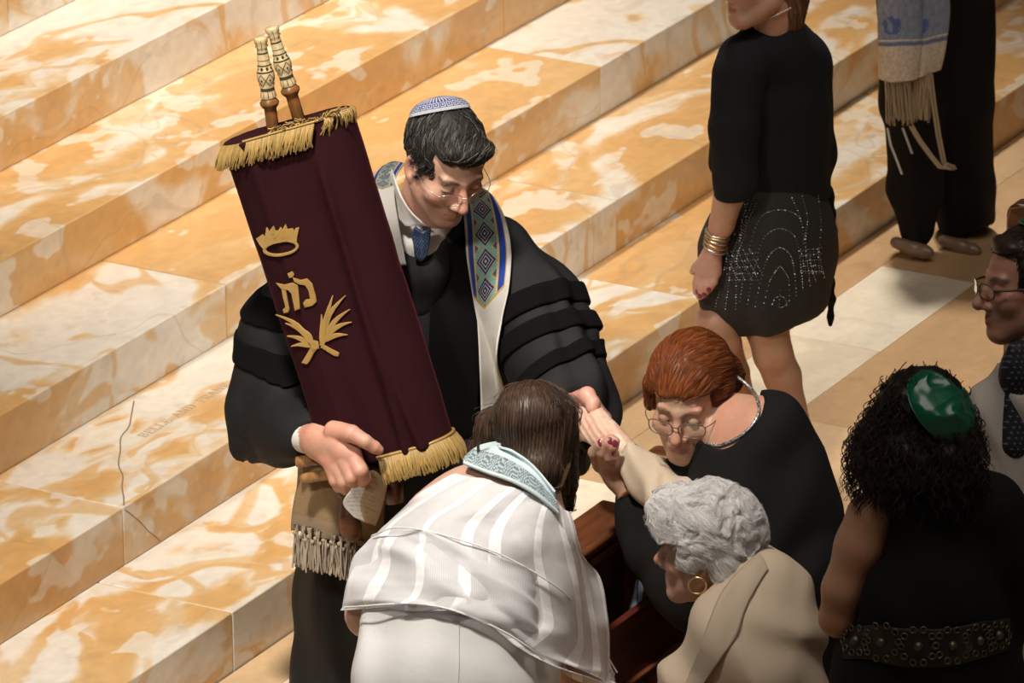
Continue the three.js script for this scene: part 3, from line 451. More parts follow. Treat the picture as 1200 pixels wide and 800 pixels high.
  const axL = V(0.10, 1, 0.05); bar(sleeveL, P(320, 306, 2.7), axL, 0.034, 'velvet_bar'); bar(sleeveL, P(322, 357, 2.72), axL, 0.033, 'velvet_bar'); bar(sleeveL, P(322, 410, 2.74), axL, 0.030, 'velvet_bar');
  // shirt, collar, tie, cuffs
  part(man, 'shirt', mesh(U(0.02, limb([497, 258, 2.75, 34], [492, 285, 2.775, 26], [490, 300, 2.78, 18])), 0.007), cotton);
  const neckBase = U(0.01, cone(P(497, 250, 2.74), P(496, 275, 2.73), 0.094, 0.11));
  const shirtF = U(0.02, limb([497, 258, 2.75, 34], [492, 285, 2.775, 26], [490, 300, 2.78, 18]), cone(fr.at(0, -9, -3), P(497, 266, 2.73), 6.4 * fr.s, 0.098));
  const wing = (rows, t = 0.004) => sheet(laid(shirtF, rows, 0.008), 10, 10, t);
  part(man, 'collar', wing([[[459, 204], [463, 200]], [[458, 225], [472, 226]], [[464, 246], [484, 247]], [[477, 263], [500, 262]]]), cotton, 'white shirt collar');
  part(man, 'vest', mesh(U(0.03, limb([484, 296, 2.775, 24], [494, 318, 2.78, 28], [490, 350, 2.77, 30]), limb([508, 290, 2.775, 20], [506, 310, 2.785, 20])), 0.008), robeBlack);
  const tieTex = texture(64, 64, (u, v, i, j) => { const b = ((i >> 2) + (j >> 2)) % 2 ? 1 : 0, d = hash3(i >> 2, j >> 2, 5) * 0.2; return b ? [0.38 - d, 0.46 - d, 0.58 - d] : [0.06, 0.09, 0.17]; });
  part(man, 'tie', sheet(laid(shirtF, [[[488, 262], [496, 268], [504, 262]], [[484, 270], [494, 276], [504, 268]], [[486, 284], [494, 288], [502, 282]], [[487, 298], [493, 302], [499, 297]]], 0.013), 8, 12, 0.008), std(0xffffff, 0.55, { map: tieTex }), 'dark blue dotted tie');
  const cuff = (a, b, r0, r1) => { const q = new THREE.CylinderGeometry(r1, r0, a.distanceTo(b), 28, 1, true), d = b.clone().sub(a).normalize(); q.applyQuaternion(new THREE.Quaternion().setFromUnitVectors(V(0, 1, 0), d)); const c = a.clone().add(b).multiplyScalar(0.5); q.translate(c.x, c.y, c.z); return q; };
  part(man, 'shirt_cuff', cuff(P(354, 511, 2.99), P(371, 516, 3.06), 0.041, 0.040), std([0.72, 0.70, 0.67], 0.85, { side: THREE.DoubleSide }));
  part(man, 'shirt_cuff', cuff(P(667, 470, 3.02), P(669, 479, 3.10), 0.042, 0.040), std([0.72, 0.70, 0.67], 0.85, { side: THREE.DoubleSide }));
  // black velvet front band and stole
  part(man, 'velvet_panel', sheet(laid(robe, [[[512, 288], [530, 284], [550, 272]], [[506, 330], [530, 328], [556, 322]], [[503, 390], [530, 390], [562, 388]], [[500, 450], [530, 450], [560, 446]], [[492, 520], [520, 520], [556, 512]]], 0.004), 14, 30, 0.004), velvetBlack);
  const stoleTex = texture(192, 1024, (u, v) => {
    const t = 1 - v, wht = [0.90, 0.885, 0.855], W0 = 0.93 + 0.05 * Math.sin(v * 900) * 0.4 + 0.05 * (hash3(Math.floor(u * 190), Math.floor(v * 1020), 2) - 0.5);
    const x = Math.abs(u - 0.47) / 0.385, tip = 0.475 - 0.050 * x; let c = wht.map((q) => q * W0);
    if (t < tip && x < 1.06) {
      const gold2 = [0.72, 0.60, 0.36], blue = [0.09, 0.24, 0.62], navy = [0.12, 0.17, 0.36], teal = [0.42, 0.66, 0.64], cream = [0.80, 0.76, 0.66];
      if (x > 1.0) c = gold2; else if (x > 0.74) c = blue; else if (x > 0.69) c = [0.2, 0.2, 0.3]; else if (x > 0.57) c = (Math.floor(t * 330) % 2) ? gold2 : cream;
      else { const p = 0.094, q = ((t + 0.02) % p) / p - 0.5, d = Math.abs(q) + x / 0.57 * 0.5; c = d < 0.07 ? cream : d < 0.17 ? navy : d < 0.22 ? cream : d < 0.32 ? blue.map((z) => z * 0.8) : d < 0.36 ? cream : d < 0.46 ? navy : d < 0.52 ? gold2 : d < 0.74 ? teal : d < 0.84 ? gold2 : [0.25, 0.3, 0.5]; }
      if (t > tip - 0.014) c = gold2; c = c.map((q) => q * (0.9 + 0.2 * hash3(Math.floor(u * 96), Math.floor(v * 512), 4)));
    }
    return c;
  }, { clamp: true });
  const stoleMat = std(0xffffff, 0.85, { map: stoleTex, bumpMap: weaveMid, bumpScale: 0.0008, side: THREE.DoubleSide });
  part(man, 'stole', sheet(laid(robe, [[[536, 236], [560, 228], [578, 240]], [[541, 262], [566, 258], [590, 262]], [[546, 300], [572, 298], [598, 296]], [[553, 350], [577, 348], [600, 338]], [[557, 385], [577, 382], [594, 376]], [[559, 430], [576, 428], [590, 424]], [[560, 480], [576, 480], [590, 478]], [[558, 560], [576, 560], [590, 558]]], 0.018), 16, 70, 0.005), stoleMat, 'white stole with blue and gold diamond band');
part(man, 'stole', sheet([[[474, 192, 2.64], [460, 190, 2.64], [446, 197, 2.62]], [[465, 206, 2.74], [451, 204, 2.74], [437, 208, 2.72]], [[462, 226, 2.82], [447, 226, 2.83], [431, 228, 2.82]], [[467, 262, 2.88], [450, 264, 2.89], [433, 264, 2.88]], [[476, 310, 2.88], [458, 312, 2.89], [440, 312, 2.88]]].map((r) => r.map((q) => P(...q))), 12, 30, 0.005), stoleMat, 'white stole with blue and gold diamond band');
}
// ---------- the scroll in its velvet mantle ----------
const scroll = thing('torah_scroll', 'scroll in a dark red velvet mantle with gold fringe and embroidered crown, held upright', 'scroll', P(460, 530, 3.07));
{
  const top = P(336, 146, 2.93), bot = P(459, 531, 3.07), Yx = top.clone().sub(bot).normalize(), L = top.distanceTo(bot);
  let Xx = P(408, 109, 2.95).sub(P(264, 180, 2.92)); Xx.addScaledVector(Yx, -Xx.dot(Yx)).normalize(); const Zx = Xx.clone().cross(Yx);
  const lc = (x, y, z) => { x -= bot.x; y -= bot.y; z -= bot.z; return [x * Xx.x + y * Xx.y + z * Xx.z, x * Yx.x + y * Yx.y + z * Yx.z, x * Zx.x + y * Zx.y + z * Zx.z]; };
  const at = (a, b, c) => bot.clone().addScaledVector(Xx, a).addScaledVector(Yx, b).addScaledVector(Zx, c);
  const halfW = (t) => mixn(0.166, 0.172, clamp(t)), halfD = (t) => mixn(0.075, 0.085, t);
  const ridge = (x, c, w) => Math.exp(-Math.pow((x - c) / w, 2));
  const bodyF = withBB((x, y, z) => {
    const [a, b, c] = lc(x, y, z), t = b / L, w = halfW(t), d = halfD(t);
    const q = Math.max(Math.abs(a) - (w - d), 0); let r = Math.sqrt(q * q + c * c) - d;
    // folds of the velvet run down from the shoulders of the mantle
    r -= (c > 0 ? 1 : 0.3) * (0.020 * ridge(a, mixn(0.055, 0.075, t), 0.013) * sstep(1.0, 0.75, t) + 0.016 * ridge(a, mixn(0.10, 0.02, t), 0.015) * sstep(0.5, 0.15, t) + 0.010 * ridge(a, -0.10 + 0.03 * (1 - t), 0.014) + 0.010 * ridge(a, -0.065 - 0.02 * t, 0.011) * sstep(0.4, 0.9, t) - 0.010 * ridge(a, mixn(0.02, 0.035, t), 0.03) * sstep(0.0, 0.4, 1 - t) + 0.004 * Math.sin(a * 70 + 2 * Math.sin(t * 5)) * sstep(0.6, 0.1, t)) + 0.003 * (noise3(x * 14, y * 14, z * 14) - 0.5);
    const e = Math.max(-b, b - L); return -smin(-r, -e, 0.012);
  }, bbJoin([cone(top, bot, 0.22)]));
  const velTex = texture(256, 256, (u, v) => { const a = fbm(u * 40, v * 40, 3, 3); return [0.32 + 0.12 * a, 0.07 + 0.04 * a, 0.10 + 0.05 * a]; });
  const velvet = phys([0.024, 0.0035, 0.006], 0.85, { specularIntensity: 0.3, sheen: 1, sheenRoughness: 0.42, sheenColor: new THREE.Color(0.22, 0.022, 0.05), bumpMap: weaveFine, bumpScale: 0.0004 });
  part(scroll, 'mantle', mesh(bodyF, 0.0065), velvet, 'dark red velvet mantle');
  // gold fringe: cords hanging from braid along the top and the bottom edge
  const goldC = (t) => { const k = 0.55 + 0.6 * t; return [0.42 * k, 0.27 * k, 0.085 * k]; }, goldMat = phys(0xffffff, 0.42, { vertexColors: true, sheen: 0.4, sheenColor: new THREE.Color(0.8, 0.6, 0.3) });
  const edge = (s, y, out) => { const w = halfW(y / L), d = halfD(y / L), run = w - d; const per = 2 * run; if (s < per) return [s - run, d + out, 0, 1]; const a = Math.min((s - per) / (d + out), Math.PI); return [run + Math.sin(a) * (d + out), Math.cos(a) * (d + out), Math.sin(a), Math.cos(a)]; };
  const cords = []; const addCord = (x, y, z, nx, nz, len, sw) => { const pts = [], ph = rr(-1, 1); for (let i = 0; i < 6; i++) { const t = i / 5; const p = at(x + nx * 0.012 * Math.sin(t * 2.6), y - (sw ? 0 : len * t), z + nz * 0.014 * Math.sin(t * 2.4)); if (sw) p.add(V(-0.10 * len * t + ph * 0.012 * t * t, -len * t, 0)); else p.addScaledVector(Xx, ph * 0.010 * t * t); pts.push(p); } cords.push({ pts, r0: 0.0022, r1: 0.0017, c: goldC(rnd()) }); };
  for (let i = 0; i < 150; i++) { const s = -0.10 + 0.28 * i / 150; if (s < 0) { const a = Math.min(-s / 0.09, 1.5), w = halfW(1), d = halfD(1), run = w - d; addCord(-run - Math.sin(a) * d, L - 0.002, Math.cos(a) * d, -Math.sin(a), Math.cos(a), rr(0.055, 0.066), true); } else { const [x, z, nx, nz] = edge(s, L, 0.012); addCord(x, L - 0.002, z, nx, nz, rr(0.052, 0.064), true); } }
  for (let i = 0; i < 60; i++) { const a = rr(0.35, 1.7), w = halfW(1), d = halfD(1), run = w - d; addCord(run + Math.sin(a) * d, L + 0.002, Math.cos(a) * d, Math.sin(a), Math.cos(a), rr(0.02, 0.05), true); }
  for (let i = 0; i < 40; i++) { const x = rr(-0.02, 0.16), w = halfW(1), z = halfD(1) * 0.95; const p0 = at(x, L + 0.004, z), d = at(x + rr(-0.03, 0.05), L + rr(0.0, 0.022), z + rr(0, 0.012)); cords.push({ pts: [p0, p0.clone().lerp(d, 0.4).add(V(0, 0.006, 0)), p0.clone().lerp(d, 0.7), d], r0: 0.0018, c: goldC(rnd()) }); }
  const ftop = part(scroll, 'fringe', threads(cords.splice(0), 4), goldMat, 'gold fringe along the top edge'); ftop.userData.kind = 'stuff';
  for (let i = 0; i < 190; i++) { const s = 0.075 + 0.27 * i / 190; const w = halfW(0), d = halfD(0), run = w - d; let x, z, nx, nz; if (s < 0) { const a = -s / d; x = -run - Math.sin(a) * d; z = Math.cos(a) * d; nx = -Math.sin(a); nz = Math.cos(a); } else [x, z, nx, nz] = edge(s, 0, 0.004); addCord(x, 0.012, z, nx, nz, rr(0.060, 0.070), false); }
  const fbot = part(scroll, 'fringe', threads(cords.splice(0), 4), goldMat, 'gold fringe along the lower edge'); fbot.userData.kind = 'stuff';
  const braid = []; for (let i = 0; i <= 30; i++) { const [x, z] = edge(0.30 * i / 30, L, 0.002); braid.push(at(x - 0.012, L + 0.001, z)); }
  part(scroll, 'braid', tube(braid, 0.004, 6, false, 1), std([0.36, 0.23, 0.07], 0.45, { metalness: 0.3 })); const braid2 = []; for (let i = 0; i <= 30; i++) { const [x, z] = edge(0.07 + 0.27 * i / 30, 0, 0.003); braid2.push(at(x, 0.014, z)); }
  part(scroll, 'braid', tube(braid2, 0.005, 6, false, 1), std([0.36, 0.23, 0.07], 0.45, { metalness: 0.3 }));
  // carved handles: bone over turned wood
  const boneTex = texture(256, 512, (u, v) => {
    let k = 1; const band = (a, b) => v > a && v < b; const x = (u * 6) % 1;
    if (band(0.36, 0.40) || band(0.58, 0.60) || band(0.80, 0.82) || band(0.66, 0.675) || band(0.72, 0.73)) k = 0.35;
    if (band(0.42, 0.57)) { const y = (v - 0.495) / 0.15; const d = Math.abs(Math.abs(x - 0.5) * 2 - (0.5 - Math.abs(y)) * 2); if (d < 0.10) k = 0.25; if (Math.hypot(x - 0.5, y) < 0.09) k = 0.2; }
    if (band(0.60, 0.66) && Math.hypot((u * 8) % 1 - 0.5, (v - 0.63) * 12) < 0.25) k = 0.3; if (band(0.28, 0.36) && ((u * 10) % 1) < 0.12) k = 0.35; if (band(0.84, 0.96) && ((u * 8) % 1) < 0.1) k = 0.4;
    const n = 0.85 + 0.25 * fbm(u * 14, v * 20, 4, 3); if (v < 0.27) return [0.55 * n * (0.75 + 0.35 * noise3(u * 4, v * 60, 1)), 0.34 * n, 0.18 * n]; return [0.84 * n * k, 0.75 * n * k, 0.58 * n * k];
  });
  const handleMat = phys(0xffffff, 0.35, { map: boneTex, clearcoat: 0.3 });
  const finProf = [[0, -4], [1.5, -4], [1.5, 1.6], [1.5, 3.2], [2.2, 4.2], [2.35, 5.0], [1.8, 5.8], [1.7, 6.2], [1.95, 6.5], [1.8, 7.4], [1.65, 9.0], [1.9, 9.8], [1.75, 10.3], [2.05, 10.8], [2.15, 12.4], [1.95, 13.6], [1.65, 14.3], [1.75, 14.8], [1.5, 15.5], [1.35, 18.0], [1.25, 19.6], [1.6, 20.1], [1.3, 20.5], [1.6, 21.0], [1.7, 22.2], [1.3, 22.5], [0, 22.6]];
  for (const [b, t] of [[[321, 158], [305, 43]], [[351, 142], [318, 31]]]) { const p0 = P(b[0], b[1], 2.93), p1 = P(t[0], t[1], 2.92), len = p0.distanceTo(p1), g = new THREE.LatheGeometry(finProf.map(([r, y]) => new THREE.Vector2(r * 0.0105, (y + 4) / 26.6 * len)), 28); { const uv = g.attributes.uv, pp = g.attributes.position; for (let i = 0; i < uv.count; i++) uv.setY(i, Math.max(0.02, (pp.getY(i) / len * 26.6 - 4) / 22.6)); } g.applyQuaternion(new THREE.Quaternion().setFromUnitVectors(V(0, 1, 0), p1.clone().sub(p0).normalize())); g.translate(p0.x, p0.y, p0.z); part(scroll, 'handle', g, handleMat, 'carved bone and wood upper handle'); }
  const wood = (r, g2, b, k) => phys(0xffffff, 0.4, { map: texture(64, 256, (u, v) => { const n = fbm(u * 5 + k, v * 30 + 2 * fbm(u * 3, v * 3, k, 2), k, 3); return [r * (0.7 + 0.5 * n), g2 * (0.7 + 0.5 * n), b * (0.7 + 0.5 * n)]; }), clearcoat: 0.3 });
  const darkWood = wood(0.34, 0.20, 0.12, 1), lightWood = wood(0.62, 0.45, 0.28, 2);
  const turned = (a, b, prof, m, name, label) => { const len = a.distanceTo(b), g = new THREE.LatheGeometry(prof.map(([r, y]) => new THREE.Vector2(r, y * len)), 20); g.applyQuaternion(new THREE.Quaternion().setFromUnitVectors(V(0, 1, 0), b.clone().sub(a).normalize())); g.translate(a.x, a.y, a.z); part(scroll, name, g, m, label); };
  turned(P(402, 545, 3.08), P(413, 636, 3.12), [[0, 0], [0.018, 0], [0.019, 0.25], [0.027, 0.3], [0.026, 0.36], [0.018, 0.42], [0.024, 0.6], [0.029, 0.8], [0.024, 0.95], [0, 1]], darkWood, 'lower_handle', 'dark wooden lower handle');
  turned(P(400, 538, 3.06), P(347, 541, 3.02), [[0, 0], [0.013, 0], [0.013, 0.7], [0.016, 0.8], [0.015, 0.97], [0, 1]], lightWood, 'lower_handle', 'light wooden rod end');
  turned(P(405, 553, 3.10), P(352, 561, 3.06), [[0, 0], [0.013, 0], [0.014, 0.6], [0.013, 0.9], [0.009, 0.98], [0, 1]], lightWood, 'lower_handle', 'light wooden rod end');
  turned(P(455, 540, 3.05), P(462, 590, 3.06), [[0, 0], [0.02, 0], [0.02, 0.5], [0.03, 0.55], [0.028, 0.95], [0, 1]], darkWood, 'lower_handle', 'dark wooden lower handle');
  // raised gold embroidery, laid on the velvet
  const threadTex = texture(128, 128, (u, v, i, j) => { const a = 0.55 + 0.45 * Math.sin((i + j * 0.6) * 1.3) * 0.6 + 0.25 * (hash3(i, j, 9) - 0.5); return [a, a, a]; }, { data: true });
  const embMat = std([0.60, 0.37, 0.11], 0.42, { metalness: 0.15, bumpMap: scaled(threadTex, 40, 40), bumpScale: 0.0015 });
  const raise = (g, h) => { const p = g.attributes.position; for (let i = 0; i < p.count; i++) { const q = hit(bodyF, p.getX(i), p.getY(i), 0.003); q.p.addScaledVector(q.n, p.getZ(i)); p.setXYZ(i, q.p.x, q.p.y, q.p.z); } g.computeVertexNormals(); return g; };
  const uvm = (g) => { const p = g.attributes.position, uv = g.attributes.uv; for (let i = 0; i < p.count; i++) uv.setXY(i, p.getX(i), p.getY(i)); return g; };
  const tess = new TessellateModifier(3.2, 5);
  const poly = (pts, h = 0.004, holes = []) => { const s = new THREE.Shape(pts.map(([x, y]) => new THREE.Vector2(x, y))); for (const o of holes) s.holes.push(new THREE.Path(o.map(([x, y]) => new THREE.Vector2(x, y)))); const g = new THREE.ExtrudeGeometry(s, { depth: h * 0.3, bevelEnabled: true, bevelThickness: h * 0.3, bevelSize: 0.5, bevelOffset: -0.2, bevelSegments: 1, curveSegments: 4 }); const q = tess.modify(g.index ? g.toNonIndexed() : g); raise(q, h); return uvm(q); };
  const leaf = (x0, y0, x1, y1, w, bow = 0.15) => { const dx = x1 - x0, dy = y1 - y0, l = Math.hypot(dx, dy), nx = -dy / l, ny = dx / l, a = [], b = []; for (let i = 0; i <= 6; i++) { const t = i / 6, ww = w * Math.sin(Math.PI * Math.pow(t, 0.8)) * (1 - 0.4 * t) + 0.3, cx = x0 + dx * t + nx * bow * l * Math.sin(Math.PI * t), cy = y0 + dy * t + ny * bow * l * Math.sin(Math.PI * t); a.push([cx + nx * ww, cy + ny * ww]); b.unshift([cx - nx * ww, cy - ny * ww]); } return poly(a.concat(b), 0.0045); };
  // crown
  const crown = [[302, 279], [306, 276], [309, 274], [311, 278], [313, 271], [314, 266], [317, 272], [318, 269], [321, 264], [323, 270], [326, 270], [328, 266], [331, 269], [333, 265], [335, 262], [337, 268], [340, 268], [343, 267], [345, 270], [347, 267], [351, 266], [349, 275], [348, 284], [340, 280], [328, 281], [318, 285], [311, 292], [306, 286]];
  const ring = (cx, cy, rx, ry, w, rot) => { const o = [], n = []; for (let i = 0; i < 22; i++) { const a = i / 22 * 6.2832, c = Math.cos(rot), s = Math.sin(rot), e = (r1, r2) => [cx + r1 * Math.cos(a) * c - r2 * Math.sin(a) * s, cy + r1 * Math.cos(a) * s + r2 * Math.sin(a) * c]; o.push(e(rx, ry)); n.push(e(rx - w, ry - w)); } return poly(o, 0.005, [n.reverse()]); };
  part(scroll, 'embroidered_crown', merged([poly(crown, 0.005), ring(330, 290, 20.5, 9.5, 3.0, -0.13)]), embMat, 'gold embroidered crown');
  // letters
  const tav = [poly([[325, 331], [334, 333], [343, 331], [348, 334], [349, 339], [352, 361], [347, 363], [343, 343], [339, 339], [331, 338]], 0.004), poly([[331, 338], [336, 340], [338, 352], [340, 361], [339, 365], [334, 366], [333, 362], [336, 359], [333, 348]], 0.004)];
  const kaf = [poly([[343, 325], [352, 328], [360, 326], [366, 332], [370, 346], [371, 353], [367, 357], [357, 360], [355, 355], [358, 351], [364, 350], [362, 340], [358, 334], [350, 333], [345, 330]], 0.004)];
  const dot = poly([[338, 320], [342, 318], [344, 321], [343, 324], [340, 325]], 0.004);
  part(scroll, 'embroidered_letter', merged(tav), embMat, 'gold letter tav'); part(scroll, 'embroidered_letter', merged(kaf), embMat, 'gold letter kaf'); part(scroll, 'embroidered_dot', dot, embMat);
  // wheat sheaves tied below
  const R = [[375, 402, 377, 368, 3], [378, 398, 390, 346, 3.2], [380, 396, 405, 346, 3.2], [382, 395, 410, 362, 3], [382, 396, 412, 377, 3], [380, 400, 407, 392, 3], [376, 402, 384, 376, 2.6]].map((q, i) => leaf(q[0], q[1], q[2], q[3], q[4], [0.05, -0.02, -0.12, -0.1, -0.12, -0.12, 0][i]));
  const Lf = [[366, 403, 325, 368, 2.6], [366, 403, 336, 378, 2.8], [367, 401, 347, 382, 2.6], [364, 405, 338, 393, 2.6], [364, 406, 343, 405, 2.2]].map((q) => leaf(q[0], q[1], q[2], q[3], q[4], 0.12));
  part(scroll, 'embroidered_sheaf', merged([...R, poly([[374, 404], [381, 393], [384, 396], [378, 406]], 0.005), poly([[378, 403], [398, 413], [397, 417], [392, 416], [375, 407]], 0.004)]), embMat, 'gold sheaf of wheat');
  part(scroll, 'embroidered_sheaf', merged([...Lf, poly([[368, 402], [373, 405], [364, 422], [361, 426], [355, 424], [358, 419]], 0.004), poly([[366, 398], [372, 400], [373, 408], [368, 410], [365, 405]], 0.006)]), embMat, 'gold sheaf of wheat');
}
// ---------- the hanging prayer shawl, paper card, in front of the robe ----------
{
  const clothTex = texture(256, 256, (u, v, i, j) => { const a = 0.9 + 0.12 * (hash3(i >> 1, j, 1) - 0.5) + 0.08 * (noise3(u * 12, v * 12, 2) - 0.5), b = v > 0.36 ? 0.0 : 0.5; const c = [0.66, 0.545, 0.40], d = [0.70, 0.63, 0.55]; return c.map((q, k) => mixn(q, d[k], b) * a); });
  const shawl = thing('prayer_shawl', 'folded tan prayer shawl with knotted fringe hanging below the scroll', 'shawl', P(392, 640, 2.97));
  const rows = [[[352, 530, 2.96], [376, 534, 3.04], [404, 540, 3.05], [432, 546, 3.0], [452, 552, 2.96]], [[350, 568, 2.96], [374, 572, 3.045], [402, 578, 3.03], [430, 586, 3.05], [452, 590, 2.97]], [[345, 604, 2.97], [370, 610, 3.04], [400, 616, 3.05], [428, 622, 3.03], [450, 626, 2.97]], [[344, 620, 2.97], [370, 627, 3.04], [400, 634, 3.05], [427, 640, 3.03], [449, 646, 2.97]]].map((r) => r.map((q) => P(...q)));
  part(shawl, 'cloth', sheet(rows, 40, 30, 0.006, (u, v) => 0.006 * Math.sin(u * 17 + 2 * v) + 0.004 * (fbm(u * 6, v * 6, 3, 2) - 0.5)), std(0xffffff, 0.9, { map: clothTex, bumpMap: weaveMid, bumpScale: 0.001, side: THREE.DoubleSide }));
  const fr = [], fringeMat = std(0xffffff, 0.9, { vertexColors: true }); const row = rows[3];
  for (let i = 0; i < 130; i++) { const t = i / 129, x = t * (row.length - 1), k = Math.min(row.length - 2, Math.floor(x)), p = row[k].clone().lerp(row[k + 1], x - k).add(V(0, 0.02, 0.006)), bundle = Math.floor(i / 10) * 10 + 4.5, q = (i - bundle) / 130 * 0.26, g = rr(0.75, 1.1); const len = 0.115 + rr(-0.008, 0.008); fr.push({ pts: [0, 0.12, 0.2, 0.35, 0.6, 0.8, 1].map((s) => p.clone().add(V(-q * 0.75 * Math.exp(-Math.pow((s - 0.2) / 0.16, 2)) + 0.006 * Math.sin(i * 1.7 + s * 3) * s, -len * s, rr(-0.004, 0.008) + 0.006 * Math.sin(i)))), r0: 0.0032, r1: 0.0026, c: [0.40 * g, 0.335 * g, 0.26 * g] }); }
  const fm = part(shawl, 'fringe', threads(fr, 4), fringeMat, 'knotted tan fringe'); fm.userData.kind = 'stuff';
  const kn = []; for (let i = 0; i < 26; i++) { const t = (i + 0.5) / 26, x = t * (row.length - 1), k = Math.min(row.length - 2, Math.floor(x)); kn.push(ball(row[k].clone().lerp(row[k + 1], x - k).add(V(0, -0.004 - (i % 2) * 0.012, 0.012)), 0.0065, 6, 5)); } const km = part(shawl, 'knots', merged(kn), std([0.36, 0.29, 0.21], 0.9)); km.userData.kind = 'stuff';
  // card with handwriting-like lines under the fingers
  const cardTex = texture(256, 512, (u, v) => { let k = 0.94 + 0.04 * noise3(u * 9, v * 9, 5); const l = v * 12, q = l - Math.floor(l); if (q > 0.35 && q < 0.65 && u > 0.14 && u < 0.6 + 0.3 * hash3(Math.floor(l), 1, 1) && noise3(u * 60, l * 3, 8) > 0.52 && v > 0.1) k *= 0.82; const s = u < 0.45 ? 1 : 0; return s ? [0.92 * k, 0.92 * k, 0.91 * k] : [0.78 * k, 0.69 * k, 0.56 * k]; }, { clamp: true });
  const card = thing('paper_card', 'small creased paper card held under the fingers beside the scroll handle', 'paper', P(430, 590, 3.13));
  part(card, 'sheet', sheet([[[421, 557, 3.17], [438, 551, 3.15], [454, 566, 3.12]], [[411, 574, 3.185], [430, 572, 3.165], [451, 582, 3.12]], [[402, 590, 3.185], [424, 590, 3.165], [446, 600, 3.12]], [[415, 606, 3.17], [428, 612, 3.15], [440, 616, 3.12]]].map((r) => r.map((q) => P(...q))), 12, 16, 0.0016), std(0xffffff, 0.8, { map: cardTex, side: THREE.DoubleSide }));
}
